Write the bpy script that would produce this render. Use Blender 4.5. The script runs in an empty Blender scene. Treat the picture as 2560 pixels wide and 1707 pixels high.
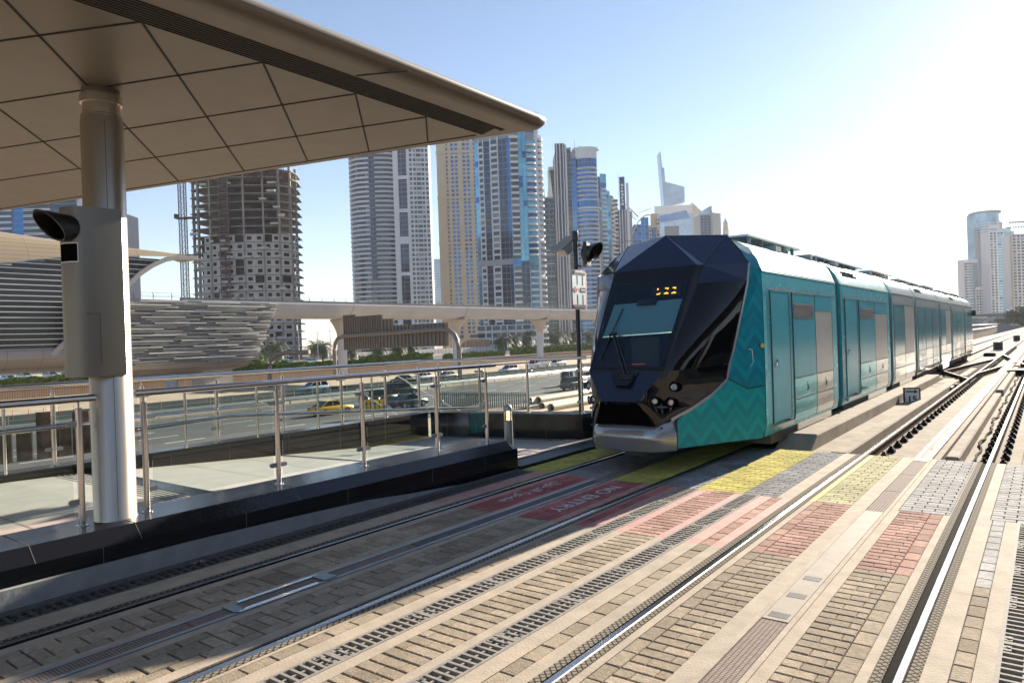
import bpy, math, random
from mathutils import Vector, Matrix
random.seed(7)
S=bpy.context.scene
COL=S.collection
R=math.radians
# ---------------- camera ----------------
F=1764.0; YAW=R(37.26); ROLL=math.atan(.034); PITCH=-0.0028
cf=Vector((-math.sin(YAW)*math.cos(PITCH),math.cos(YAW)*math.cos(PITCH),math.sin(PITCH)))
cr0=Vector((math.cos(YAW),math.sin(YAW),0)); cu0=cr0.cross(cf)
cr=cr0*math.cos(ROLL)-cu0*math.sin(ROLL); cu=cu0*math.cos(ROLL)+cr0*math.sin(ROLL)
cam=bpy.data.cameras.new('camera'); camo=bpy.data.objects.new('camera',cam); COL.objects.link(camo)
camo.matrix_world=Matrix(((cr.x,cu.x,-cf.x,0),(cr.y,cu.y,-cf.y,0),(cr.z,cu.z,-cf.z,1.83),(0,0,0,1)))
cam.sensor_width=36; cam.lens=F/2560*36; cam.clip_start=.05; cam.clip_end=9000
S.camera=camo
# ---------------- sky, sun, exposure ----------------
SUN_EL=R(20.5); SUN_AZ=R(3.8)     # azimuth from +Y towards +X
w=bpy.data.worlds.new('World'); S.world=w; w.use_nodes=True
nt=w.node_tree; bg=nt.nodes['Background']
sky=nt.nodes.new('ShaderNodeTexSky'); sky.sky_type='NISHITA'; sky.sun_disc=False
sky.sun_elevation=SUN_EL; sky.sun_rotation=SUN_AZ; sky.air_density=.85; sky.dust_density=.13; sky.ozone_density=1.8
nt.links.new(sky.outputs[0],bg.inputs[0]); bg.inputs[1].default_value=.062
sd=Vector((math.sin(SUN_AZ)*math.cos(SUN_EL),math.cos(SUN_AZ)*math.cos(SUN_EL),math.sin(SUN_EL)))
sl=bpy.data.lights.new('sun','SUN'); sl.energy=5; sl.angle=R(.55); sl.color=(1,.9,.76)
so=bpy.data.objects.new('sun',sl); COL.objects.link(so); so.rotation_euler=sd.to_track_quat('Z','Y').to_euler()
S.view_settings.view_transform='Standard'; S.view_settings.look='None'; S.view_settings.gamma=1
S.view_settings.exposure=1.6
S.cycles.max_bounces=7; S.cycles.transparent_max_bounces=24; S.cycles.sample_clamp_indirect=6
# ---------------- materials ----------------
def mat(name,col,rough=.6,metal=0,var=0,scale=6,bump=0,bscale=60,spec=.5,stretch=None,emit=0,coat=0,alpha=None,rvar=0,aniso=0,dirt=0,dirtcol=(.12,.1,.08)):
    m=bpy.data.materials.new(name); m.use_nodes=True; n=m.node_tree; L=n.links
    b=n.nodes['Principled BSDF']; b.inputs['Roughness'].default_value=rough; b.inputs['Metallic'].default_value=metal
    b.inputs['Specular IOR Level'].default_value=spec
    if coat: b.inputs['Coat Weight'].default_value=coat; b.inputs['Coat Roughness'].default_value=.05
    b.inputs['Base Color'].default_value=(*col,1)
    src=None
    if var or bump or rvar or dirt:
        tc=n.nodes.new('ShaderNodeTexCoord'); mp=n.nodes.new('ShaderNodeMapping'); L.new(tc.outputs['Object'],mp.inputs[0])
        if stretch: mp.inputs['Scale'].default_value=stretch
    if var:
        nz=n.nodes.new('ShaderNodeTexNoise'); nz.inputs['Scale'].default_value=scale; nz.inputs['Detail'].default_value=5; nz.inputs['Roughness'].default_value=.62
        L.new(mp.outputs[0],nz.inputs[0])
        mr=n.nodes.new('ShaderNodeMapRange'); mr.inputs['From Min'].default_value=.3; mr.inputs['From Max'].default_value=.7
        mr.inputs['To Min'].default_value=1-var; mr.inputs['To Max'].default_value=1+var; L.new(nz.outputs[0],mr.inputs[0])
        mx=n.nodes.new('ShaderNodeVectorMath'); mx.operation='SCALE'; mx.inputs[0].default_value=col; L.new(mr.outputs[0],mx.inputs[3])
        src=mx.outputs[0]
        if dirt:
            n2=n.nodes.new('ShaderNodeTexNoise'); n2.inputs['Scale'].default_value=scale*.17; n2.inputs['Detail'].default_value=7; n2.inputs['Roughness'].default_value=.7; L.new(mp.outputs[0],n2.inputs[0])
            r2=n.nodes.new('ShaderNodeMapRange'); r2.inputs['From Min'].default_value=.48; r2.inputs['From Max'].default_value=.72; r2.inputs['To Max'].default_value=dirt; L.new(n2.outputs[0],r2.inputs[0])
            mm=n.nodes.new('ShaderNodeMix'); mm.data_type='RGBA'; L.new(r2.outputs[0],mm.inputs[0]); L.new(src,mm.inputs[6]); mm.inputs[7].default_value=(*dirtcol,1); src=mm.outputs[2]
        L.new(src,b.inputs['Base Color'])
    if rvar:
        nr=n.nodes.new('ShaderNodeTexNoise'); nr.inputs['Scale'].default_value=scale*1.7; nr.inputs['Detail'].default_value=4; L.new(mp.outputs[0],nr.inputs[0])
        rr=n.nodes.new('ShaderNodeMapRange'); rr.inputs['To Min'].default_value=max(0,rough-rvar); rr.inputs['To Max'].default_value=rough+rvar; L.new(nr.outputs[0],rr.inputs[0]); L.new(rr.outputs[0],b.inputs['Roughness'])
    if bump:
        nb=n.nodes.new('ShaderNodeTexNoise'); nb.inputs['Scale'].default_value=bscale; nb.inputs['Detail'].default_value=3; L.new(mp.outputs[0],nb.inputs[0])
        bp=n.nodes.new('ShaderNodeBump'); bp.inputs['Strength'].default_value=bump; bp.inputs['Distance'].default_value=.01; L.new(nb.outputs[0],bp.inputs['Height']); L.new(bp.outputs[0],b.inputs['Normal'])
    if emit: b.inputs['Emission Color'].default_value=(*col,1); b.inputs['Emission Strength'].default_value=emit
    m.diffuse_color=(*col,1)
    return m
def mixglass(name,tint,refl=(1,1,1),rough=.02,fac=.12,tfac=None):
    "thin pane: tinted see-through plus mirror reflection growing at grazing angles"
    m=bpy.data.materials.new(name); m.use_nodes=True; n=m.node_tree; L=n.links; n.nodes.remove(n.nodes['Principled BSDF'])
    o=n.nodes['Material Output']; t=n.nodes.new('ShaderNodeBsdfTransparent'); t.inputs[0].default_value=(*tint,1)
    g=n.nodes.new('ShaderNodeBsdfGlossy'); g.inputs[0].default_value=(*refl,1); g.inputs['Roughness'].default_value=rough
    lw=n.nodes.new('ShaderNodeLayerWeight'); lw.inputs[0].default_value=.25
    mr=n.nodes.new('ShaderNodeMapRange'); mr.inputs['To Min'].default_value=fac*.35; mr.inputs['To Max'].default_value=min(1,fac*5); L.new(lw.outputs['Fresnel'],mr.inputs[0])
    mx=n.nodes.new('ShaderNodeMixShader'); L.new(mr.outputs[0],mx.inputs[0]); L.new(t.outputs[0],mx.inputs[1]); L.new(g.outputs[0],mx.inputs[2]); L.new(mx.outputs[0],o.inputs[0])
    return m
def randmat(name,col,var=.18,rough=.95,bump=.45,bscale=80,spec=.12,fine=.2):
    "per-brick tone (face attribute v) plus fine grain"
    m=mat(name,col,rough,0,fine,25,bump,bscale,spec); n=m.node_tree; L=n.links; b=n.nodes['Principled BSDF']
    at=n.nodes.new('ShaderNodeAttribute'); at.attribute_name='v'
    mr=n.nodes.new('ShaderNodeMapRange'); mr.inputs['To Min'].default_value=1-var; mr.inputs['To Max'].default_value=1+var; L.new(at.outputs['Fac'],mr.inputs[0])
    old=b.inputs['Base Color'].links[0].from_socket
    mx=n.nodes.new('ShaderNodeVectorMath'); mx.operation='SCALE'; L.new(old,mx.inputs[0]); L.new(mr.outputs[0],mx.inputs[3])
    tc=n.nodes.new('ShaderNodeTexCoord'); nz=n.nodes.new('ShaderNodeTexNoise'); nz.inputs['Scale'].default_value=1.3; nz.inputs['Detail'].default_value=8; nz.inputs['Roughness'].default_value=.72; L.new(tc.outputs['Object'],nz.inputs[0])
    m2=n.nodes.new('ShaderNodeMapRange'); m2.inputs['From Min'].default_value=.35; m2.inputs['From Max'].default_value=.68; m2.inputs['To Min'].default_value=1.12; m2.inputs['To Max'].default_value=.72; L.new(nz.outputs[0],m2.inputs[0])
    m3=n.nodes.new('ShaderNodeVectorMath'); m3.operation='SCALE'; L.new(mx.outputs[0],m3.inputs[0]); L.new(m2.outputs[0],m3.inputs[3]); L.new(m3.outputs[0],b.inputs['Base Color'])
    return m
M={}
M['concrete']=mat('concrete',(.44,.37,.285),.88,0,.16,9,.35,70,spec=.2,dirt=.45,dirtcol=(.22,.18,.14))
M['concrete_light']=mat('concrete_light',(.445,.37,.285),.88,0,.16,5,.3,60,spec=.2,dirt=.4,dirtcol=(.28,.24,.2))
M['concrete_bed']=mat('concrete_bed',(.33,.275,.215),.9,0,.2,3,.4,50,spec=.12,dirt=.6,dirtcol=(.2,.165,.13))
M['concrete_dark']=mat('concrete_dark',(.13,.12,.11),.9,0,.2,8,.3,50)
M['joint']=mat('joint_sand',(.03,.024,.018),.95,0,.3,40,.5,120,spec=.05)
M['pav_beige']=randmat('pav_beige',(.37,.30,.22))
M['pav_grey']=randmat('pav_grey',(.27,.265,.26))
M['pav_red']=randmat('pav_red',(.45,.15,.135),.2)
M['pav_yellow']=randmat('pav_yellow',(.52,.45,.12),.14)
M['pav_redglare']=randmat('pav_redglare',(.45,.275,.22),.2)  # red pavers of the sunlit side, glare washed into the colour
M['pav_yelglare']=randmat('pav_yelglare',(.50,.455,.27),.12)  # yellow pavers of the sunlit track, glare put into the colour
M['pav_glare']=randmat('pav_glare',(.46,.44,.41),.12)  # grey pavers whitened, sun glare put into the colour
M['paint_red']=mat('paint_red',(.47,.24,.20),.75,0,.22,7,.3,60,dirt=.75,dirtcol=(.4,.3,.24))
M['paint_yellow']=mat('paint_yellow',(.47,.40,.10),.8,0,.18,7,.3,60)
M['white_paint']=mat('white_paint',(.62,.62,.6),.7,0,.12,30)
M['iron']=mat('cast_iron',(.11,.105,.10),.7,.1,.25,20,.3,90,spec=.2)
M['galv']=mat('grate_steel',(.30,.275,.24),.8,.05,.2,22,.25,80,spec=.12)
M['void']=mat('void',(.004,.004,.004),1,spec=0)
M['rail']=mat('rail_steel',(.42,.40,.38),.24,1,.08,3,0,stretch=(30,1,30),rvar=.06)
M['railside']=mat('rail_web_rust',(.13,.085,.06),.85,0,.3,12,spec=.15)
M['rubber']=mat('rubber',(.018,.016,.014),.95,0,.2,30,spec=.04)
M['fast']=mat('clip_iron',(.035,.028,.024),.85,0,.25,30,spec=.15)
M['steel']=mat('brushed_steel',(.50,.44,.37),.34,1,.06,5,.03,14,stretch=(1,1,.2),rvar=.05)
M['steel_box']=mat('satin_steel',(.19,.172,.15),.42,1,.05,4,.02,20,stretch=(1,1,.2),rvar=.05)
M['steel_rail']=mat('polished_steel',(.62,.58,.55),.17,1,.04,6,0,rvar=.05)
M['granite']=mat('black_granite',(.008,.009,.011),.10,0,.3,80,0,spec=.4,rvar=.04)
M['granite_top']=mat('granite_coping',(.013,.0145,.019),.2,0,.12,60,0,150,spec=.45,rvar=.05)
M['plaster']=mat('trowelled_plaster',(.27,.275,.27),.8,0,.15,6,.5,14)
M['plate']=mat('worn_plate',(.36,.31,.25),.7,.0,.12,6,spec=.15)
M['floor']=mat('terrazzo_floor',(.47,.46,.41),.5,0,.10,3,.08,90,dirt=.25,dirtcol=(.3,.29,.26))
M['floor_pink']=mat('floor_pink',(.52,.42,.38),.6,0,.1,12)
M['tactile']=mat('tactile_dark',(.05,.055,.06),.6)
M['rail_glass']=mixglass('railing_glass',(.90,.93,.915),fac=.05)
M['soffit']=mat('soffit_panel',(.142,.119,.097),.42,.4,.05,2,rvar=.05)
M['soffit_dark']=mat('soffit_gap',(.012,.010,.009),.8)
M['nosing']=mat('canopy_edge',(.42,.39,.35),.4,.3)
M['black']=mat('black_plastic',(.012,.012,.013),.35,0,.2,20)
M['cable']=mat('cable_sheath',(.012,.012,.012),.9,spec=.05)
M['black_metal']=mat('black_painted_metal',(.022,.024,.03),.35,.2)
M['whitep']=mat('white_panel',(.80,.80,.78),.45)
M['redp']=mat('red_paint',(.55,.06,.05),.45)
M['orange']=mat('orange_plastic',(.75,.16,.03),.5)
M['greymetal']=mat('grey_metal',(.30,.31,.33),.42,.6,.08,8)
M['alu']=mat('galvanised_rail',(.40,.42,.42),.42,.7,.12,3)
M['amber']=mat('amber_lens',(.85,.36,.03),.25,coat=.5)
M['led']=mat('led_amber',(1,.36,.02),.5,emit=1.6)
M['ledred']=mat('led_red',(.8,.05,.08),.5,emit=.35)
M['lamp']=mat('lamp_glow',(1,.72,.25),.4,emit=4)
# ---------------- mesh helpers ----------------
class MB:
    def __init__(s): s.v=[]; s.f=[]; s.a=[]
    def add(s,vs,fs,a=None):
        o=len(s.v); s.v+= [tuple(v) for v in vs]; s.f+=[tuple(i+o for i in f) for f in fs]
        s.a+=[a if a is not None else .5]*len(fs); return s
    def box(s,x0,x1,y0,y1,z0,z1,a=None):
        return s.add([(x0,y0,z0),(x1,y0,z0),(x1,y1,z0),(x0,y1,z0),(x0,y0,z1),(x1,y0,z1),(x1,y1,z1),(x0,y1,z1)],
          [(0,3,2,1),(4,5,6,7),(0,1,5,4),(1,2,6,5),(2,3,7,6),(3,0,4,7)],a)
    def brick(s,x0,x1,y0,y1,z0,z1,a):
        e=.005
        return s.add([(x0,y0,z0),(x1,y0,z0),(x1,y1,z0),(x0,y1,z0),(x0,y0,z1-e),(x1,y0,z1-e),(x1,y1,z1-e),(x0,y1,z1-e),(x0+e,y0+e,z1),(x1-e,y0+e,z1),(x1-e,y1-e,z1),(x0+e,y1-e,z1)],
          [(0,1,5,4),(1,2,6,5),(2,3,7,6),(3,0,4,7),(4,5,9,8),(5,6,10,9),(6,7,11,10),(7,4,8,11),(8,9,10,11)],a)
    def obox(s,c,ax,ay,az):
        c=Vector(c);ax=Vector(ax);ay=Vector(ay);az=Vector(az)
        return s.add([c-ax-ay-az,c+ax-ay-az,c+ax+ay-az,c-ax+ay-az,c-ax-ay+az,c+ax-ay+az,c+ax+ay+az,c-ax+ay+az],
          [(0,3,2,1),(4,5,6,7),(0,1,5,4),(1,2,6,5),(2,3,7,6),(3,0,4,7)])
    def bar(s,p,q,w,h,up=(0,0,1)):
        p=Vector(p);q=Vector(q);d=(q-p); u=Vector(up); sx=d.cross(u)
        if sx.length<1e-6: sx=d.cross(Vector((1,0,0)))
        sx.normalize(); uu=sx.cross(d).normalized()
        return s.obox((p+q)/2,sx*w/2,d/2,uu*h/2)
    def poly(s,pts): return s.add(pts,[tuple(range(len(pts)))])
    def prism(s,pl,z0,z1):
        n=len(pl); vs=[(x,y,z0) for x,y in pl]+[(x,y,z1) for x,y in pl]
        return s.add(vs,[tuple(range(n-1,-1,-1)),tuple(range(n,2*n))]+[(i,(i+1)%n,n+(i+1)%n,n+i) for i in range(n)])
    def extr(s,pts,d):
        n=len(pts); d=Vector(d); vs=[Vector(p) for p in pts]; vs=vs+[v+d for v in vs]
        return s.add(vs,[tuple(range(n-1,-1,-1)),tuple(range(n,2*n))]+[(i,(i+1)%n,n+(i+1)%n,n+i) for i in range(n)])
    def tube(s,path,r,n=12,cap=True):
        P=[Vector(p) for p in path]; rings=[]; vs=[]
        for i,p in enumerate(P):
            d=(P[min(i+1,len(P)-1)]-P[max(i-1,0)]).normalized(); u=Vector((0,0,1)) if abs(d.z)<.95 else Vector((0,1,0))
            a=d.cross(u).normalized(); b=a.cross(d); rr=r[i] if isinstance(r,(list,tuple)) else r
            vs+=[p+(a*math.cos(2*math.pi*k/n)+b*math.sin(2*math.pi*k/n))*rr for k in range(n)]
        fs=[(i*n+k,i*n+(k+1)%n,(i+1)*n+(k+1)%n,(i+1)*n+k) for i in range(len(P)-1) for k in range(n)]
        if cap: fs+=[tuple(range(n-1,-1,-1)),tuple(range((len(P)-1)*n,len(P)*n))]
        return s.add(vs,fs)
    def lathe(s,c,prof,n=24):
        vs=[]; 
        for r,z in prof: vs+=[(c[0]+r*math.cos(2*math.pi*k/n),c[1]+r*math.sin(2*math.pi*k/n),c[2]+z) for k in range(n)]
        m=len(prof)
        return s.add(vs,[(i*n+k,i*n+(k+1)%n,(i+1)*n+(k+1)%n,(i+1)*n+k) for i in range(m-1) for k in range(n)]+[tuple(range(n-1,-1,-1)),tuple(range((m-1)*n,m*n))])
    def loft(s,rows,close=False):
        n=len(rows[0]); vs=[p for r in rows for p in r]
        k2=n if close else n-1
        return s.add(vs,[(i*n+k,i*n+(k+1)%n,(i+1)*n+(k+1)%n,(i+1)*n+k) for i in range(len(rows)-1) for k in range(k2)])
    def build(s,name,m,parent=None,smooth=False,world=True,bevel=0,solid=0):
        me=bpy.data.meshes.new(name); vs=s.v
        if parent is not None and world:
            o=WL[parent.name]; vs=[(x-o[0],y-o[1],z-o[2]) for x,y,z in vs]
        me.from_pydata(vs,[],s.f); 
        if any(a!=.5 for a in s.a):
            at=me.attributes.new('v','FLOAT','FACE'); at.data.foreach_set('value',s.a)
        me.materials.append(M[m] if isinstance(m,str) else m)
        if smooth:
            me.polygons.foreach_set('use_smooth',[True]*len(me.polygons)); 
            try: me.set_sharp_from_angle(angle=R(38))
            except Exception: pass
        ob=bpy.data.objects.new(name,me); COL.objects.link(ob)
        if parent is not None: ob.parent=parent; WL[ob.name]=WL[parent.name]
        else: WL[ob.name]=(0,0,0)
        if solid: md=ob.modifiers.new('thickness','SOLIDIFY'); md.thickness=solid; md.offset=-1
        if bevel: md=ob.modifiers.new('bevel','BEVEL'); md.width=bevel; md.segments=2; md.limit_method='ANGLE'; md.harden_normals=False
        return ob
WL={}
class PO:
    def __init__(s,a,b): s.a=a; s.b=b
class Pair:
    "left and right twin of a part, built as two meshes"
    def __init__(s): s.a=MB(); s.b=MB()
    def S(s,k): return s.a if k>0 else s.b
    def build(s,name,m,parent,**k):
        pa,pb=(parent.a,parent.b) if isinstance(parent,PO) else (parent,parent)
        return PO(s.a.build(name,m,pa,**k),s.b.build(name,m,pb,**k))
def tag(o,label=None,cat=None,group=None,kind=None):
    for k,v in (('label',label),('category',cat),('group',group),('kind',kind)):
        if v: o[k]=v
    return o
def thing(name,label,cat,loc=(0,0,0),rz=0,group=None):
    o=bpy.data.objects.new(name,None); COL.objects.link(o); o.location=loc; o.rotation_euler=(0,0,rz); o.empty_display_size=.2
    WL[o.name]=tuple(loc); return tag(o,label,cat,group)
def struct(o): o['kind']='structure'; return o
def copy_tree(o,label=None,loc=None,rz=None,scale=None):
    def cp(a,par):
        c=a.copy(); COL.objects.link(c)
        if par: c.parent=par
        for ch in kids.get(a.name,()): cp(ch,c)
        return c
    kids={}
    for x in list(o.children_recursive): kids.setdefault(x.parent.name,[]).append(x)
    c=cp(o,None)
    if label: c['label']=label
    if loc: c.location=loc
    if rz is not None: c.rotation_euler=(0,0,rz)
    if scale: c.scale=scale
    return c
def multi(name,mbs,m,parent,limit=95,world=True):
    "the first `limit` pieces as parts of their own, the rest as one stuff part"
    for q in mbs[:limit]: q.build(name,m,parent,world=world)
    if mbs[limit:]:
        a=MB()
        for q in mbs[limit:]: a.add(q.v,q.f)
        a.build(name,m,parent,world=world)['kind']='stuff'
# ---------------- special materials ----------------
def diamond(name,c1,c2,k=26):
    m=mat(name,c1,.9,0,spec=.05); n=m.node_tree; L=n.links; b=n.nodes['Principled BSDF']
    tc=n.nodes.new('ShaderNodeTexCoord'); sp=n.nodes.new('ShaderNodeSeparateXYZ'); L.new(tc.outputs['Object'],sp.inputs[0])
    def mth(op,a,bb):
        x=n.nodes.new('ShaderNodeMath'); x.operation=op
        for i,q in enumerate((a,bb)):
            if q is None: continue
            if isinstance(q,(int,float)): x.inputs[i].default_value=q
            else: L.new(q,x.inputs[i])
        return x.outputs[0]
    a=mth('PINGPONG',mth('MULTIPLY',mth('ADD',sp.outputs[0],sp.outputs[1]),k),.5)
    c=mth('PINGPONG',mth('MULTIPLY',mth('SUBTRACT',sp.outputs[0],sp.outputs[1]),k),.5)
    v=mth('LESS_THAN',mth('MINIMUM',a,c),.13)
    mx=n.nodes.new('ShaderNodeMix'); mx.data_type='RGBA'; L.new(v,mx.inputs[0]); mx.inputs[6].default_value=(*c1,1); mx.inputs[7].default_value=(*c2,1); L.new(mx.outputs[2],b.inputs['Base Color'])
    bp=n.nodes.new('ShaderNodeBump'); bp.inputs['Distance'].default_value=.006; bp.inputs['Strength'].default_value=.8; L.new(v,bp.inputs['Height']); L.new(bp.outputs[0],b.inputs['Normal'])
    return m
M['tread']=diamond('rubber_tread',(.28,.24,.185),(.055,.048,.04),20)
def brickmat(name,c1,c2,mort,sx,sy,ms,rough=.7,metal=0,swap=None,bump=.5,var=0):
    m=mat(name,c1,rough,metal,spec=.2); n=m.node_tree; L=n.links; b=n.nodes['Principled BSDF']
    tc=n.nodes.new('ShaderNodeTexCoord'); src=tc.outputs['Object']
    if swap:
        sp=n.nodes.new('ShaderNodeSeparateXYZ'); cb=n.nodes.new('ShaderNodeCombineXYZ'); L.new(src,sp.inputs[0])
        L.new(sp.outputs[swap[0]],cb.inputs[0]); L.new(sp.outputs[swap[1]],cb.inputs[1]); src=cb.outputs[0]
    br=n.nodes.new('ShaderNodeTexBrick'); L.new(src,br.inputs[0]); br.inputs['Scale'].default_value=1
    br.inputs['Color1'].default_value=(*c1,1); br.inputs['Color2'].default_value=(*c2,1); br.inputs['Mortar'].default_value=(*mort,1)
    br.inputs['Brick Width'].default_value=sx; br.inputs['Row Height'].default_value=sy; br.inputs['Mortar Size'].default_value=ms; br.offset=0
    L.new(br.outputs[0],b.inputs['Base Color'])
    if bump:
        bp=n.nodes.new('ShaderNodeBump'); bp.inputs['Distance'].default_value=ms; bp.inputs['Strength'].default_value=bump; bp.invert=True; L.new(br.outputs['Fac'],bp.inputs['Height']); L.new(bp.outputs[0],b.inputs['Normal'])
    return m
M['mosaic']=brickmat('aps_mosaic',(.30,.22,.18),(.36,.28,.24),(.05,.04,.035),.026,.02,.0022,.9,0)
# ---------------- ground sheets ----------------
Y0,YE=-5.0,11.12
YR,YY=5.83,7.89

def quadmat(x0,x1,y0,y1,z,m,name='ground'):
    q=MB(); q.add([(x0,y0,z),(x1,y0,z),(x1,y1,z),(x0,y1,z)],[(0,1,2,3)]); return struct(q.build(name,m))
# bedding under pavers / void under grates
quadmat(-6.0,3,Y0,YE,-.022,'joint','paving_bed')
conc={}
def strip(x0,x1,y0,y1,m,z=0.0,t=.03):
    conc.setdefault(m,MB()).box(x0,x1,y0,y1,z-t,z)
bricks={}
def pave(x0,x1,y0,y1,m,bx=.2,by=.1,stag=True,gap=.009,top=.002,gapx=None):
    mb=bricks.setdefault(m,MB()); ny=max(1,round((y1-y0)/by)); dy=(y1-y0)/ny
    gx=gap if gapx is None else gapx
    for j in range(ny):
        ya=y0+j*dy; off=(bx/2 if (j%2 and stag) else 0); x=x0-off
        while x<x1-.002:
            a=max(x,x0); b=min(x+bx,x1)
            if b-a>.015: mb.brick(a+gx/2,b-gx/2,ya+gap/2,ya+dy-gap/2,-.02,top+random.uniform(-.0015,.0015),random.random())
            x+=bx
def pavel(x0,x1,y0,y1,m,by=.2):  # square and half stones in rows along the rails
    mb=bricks.setdefault(m,MB()); w_=x1-x0; cols=[0,w_*.27,w_*.76,w_]; rn_=random.Random(int(abs(x0)*100))
    for i in range(3):
        y=y0-(.1 if i%2 else 0)
        while y<y1-.002:
            L_=by if (i!=1 or rn_.random()<.55) else by/2
            a=max(y,y0); b=min(y+L_,y1)
            if b-a>.015: mb.brick(x0+cols[i]+.004,x0+cols[i+1]-.004,a+.006,b-.006,-.02,.002+random.uniform(-.0015,.0015),random.random())
            y+=L_
def cst(x0,x1,spl=True):  # concrete margin strip: plain, painted red in the crossing
    strip(x0,x1,Y0,YR,'concrete_light'); strip(x0,x1,YR,YY,'paint_red' if x1<-2.2 else 'concrete_light')
for a,b in [(-6.0,-5.92),(-5.70,-5.42),(-5.27,-5.17),(-4.78,-4.70),(-4.50,-4.42),(-4.03,-3.93),(-3.78,-3.74),(-3.63,-3.50),(-3.30,-3.20),(-2.88,-2.80),(-2.60,-2.47),(-2.36,-2.24),(-2.09,-2.03),(-1.66,-1.54),(-1.30,-1.22),(-.85,-.74),(-.59,-.46),(-.36,-.27),(-.02,3)]: cst(a,b)
def two(f,*a,mats=('pav_beige','pav_red'),**k):
    f(*a[:2],Y0,YR,mats[0],**k); f(*a[:2],YR,YY,mats[1],**k)
two(pavel,-5.17,-4.78); two(pavel,-4.42,-4.03)
two(pave,-3.74,-3.63,bx=.11,by=.2,stag=False,gap=.009); two(pave,-2.47,-2.36,bx=.11,by=.2,stag=False,gap=.009,mats=('pav_beige','pav_redglare'))
two(pave,-3.20,-2.88,bx=.16,by=.1,gap=.012,gapx=.003,mats=('pav_beige','pav_redglare'))
RGLARE=('pav_beige','pav_redglare')
two(pave,-2.03,-1.93,bx=.1,by=.2,stag=False,gap=.009,mats=RGLARE); two(pave,-1.93,-1.66,bx=.2,by=.1,gap=.012,gapx=.003,mats=RGLARE)
two(pave,-1.22,-.96,bx=.2,by=.1,gap=.012,gapx=.003,mats=RGLARE); two(pave,-.96,-.85,bx=.11,by=.2,stag=False,gap=.009,mats=RGLARE)
two(pave,-.46,-.36,bx=.1,by=.2,stag=False,gap=.009,mats=('pav_beige','pav_glare'))
# beyond the red band
YT=15.5
pave(-5.95,-5.45,YY,YT,'pav_yellow'); strip(-5.45,-5.42,YY,YT,'concrete')
pave(-5.27,-4.70,YY,YT,'pav_grey'); pave(-4.50,-3.93,YY,YT,'pav_yellow')
pave(-3.78,-3.35,YY,YE,'pav_grey',gapx=.008); pave(-3.35,-2.80,YY,YE,'pav_yellow',gap=.008); pave(-2.80,-2.42,YY,YE,'pav_grey',gap=.008)
strip(-2.42,-2.24,YY,YE,'concrete_light'); strip(-2.09,-2.02,YY,YE,'paint_yellow'); pave(-2.02,-1.66,YY,YE,'pav_yelglare',gap=.008)
strip(-1.66,-1.54,YY,YE,'concrete_light'); strip(-1.30,-1.24,YY,YE,'concrete_light'); pave(-1.24,-.80,YY,YE,'pav_glare',gap=.009); strip(-.80,-.74,YY,YE,'concrete_light')
strip(-.59,-.48,YY,YE,'concrete_light'); pave(-.48,1.2,YY,YE,'pav_glare',gap=.009); strip(1.2,3,YY,YE,'concrete_light')
quadmat(-5.95,-3.93,YE,YT,-.022,'joint','paving_bed')
for k,mb in conc.items(): struct(mb.build('paving_margin',k))
for k,mb in bricks.items(): struct(mb.build('paving',k))
# rubber tread and rail grooves
tr=MB()
for a,b in [(-5.425,-5.39),(-3.82,-3.772),(-2.255,-2.197),(-.79,-.732),(-.634,-.578),(-2.132,-2.085)]: tr.box(a,b,Y0,YE,.001,.006)
struct(tr.build('rubber_tread_strip','tread'))
gr=MB()
for x in (-5.35,-3.855,-2.165,-.665): gr.box(x-.075,x+.075,Y0,YE if x>-3 else YT,-.05,-.012)
struct(gr.build('rail_bed','rubber'))
vo=MB()
for a,b in [(-5.92,-5.70),(-3.50,-3.30),(-2.80,-2.60),(-.27,-.02)]: vo.box(a,b,Y0,YY,-.12,-.10)
struct(vo.build('drain_channel','void'))
# drain grates: one thing per panel
def grate(x0,x1,label,group,mtl,pitch=.0625,n=12):
    w=x1-x0; L=pitch*n; t=thing('drain_grate',label,'drain grate',(x0,0,0),0,group)
    p=MB(); p.box(0,.022,0,L,-.03,.004); p.box(w-.022,w,0,L,-.03,.004); 
    for i in range(n+1):
        y=i*pitch; e=.0098 if 0<i<n else .018
        p.box(.022,w-.022,max(0,y-e),min(L,y+e),-.03,.003+(.001 if i%2 else 0))
    p.box(w/2-.008,w/2+.008,.0,L,-.032,-.001)
    for i in (1,n-1): p.box(.022,.06,i*pitch-.04,i*pitch+.03,-.03,.002); p.box(w-.06,w-.022,i*pitch-.04,i*pitch+.03,-.03,.002)
    p.build('grate_plate',mtl,t,world=False)
    bb=MB()
    for yy in (.07,L-.07): bb.lathe((.045,yy,.003),[(.012,0),(.012,.004),(.0,.005)],8); bb.lathe((w-.045,yy,.003),[(.012,0),(.012,.004),(0,.005)],8)
    bb.build('bolts','iron',t,world=False)
    return t,L
for x0,x1,lab,grp,mt in [(-5.92,-5.70,'dark slotted drain grate panel in the gutter below the black granite kerb','gutter grates along the ramp kerb','iron'),
    (-3.50,-3.30,'slotted drain grate panel between the two tracks, in the row nearer the shaded track','drain grates nearer the shaded track','galv'),
    (-2.80,-2.60,'slotted drain grate panel between the two tracks, in the row nearer the sunlit track','drain grates nearer the sunlit track','galv'),
    (-.27,-.02,'slotted iron drain grate panel at the right edge, beyond the farthest right rail','drain grates right of the last rail','galv')]:
    t,L=grate(x0,x1,lab,grp,mt,pitch=.0625 if x1-x0<.21 else .075,n=12 if x1-x0<.21 else 10)
    y=YY-L; first=True
    while y>.6:
        if first: t.location=(x0,y,0); first=False
        else: copy_tree(t,loc=(x0,y,0))
        y-=L
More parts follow.
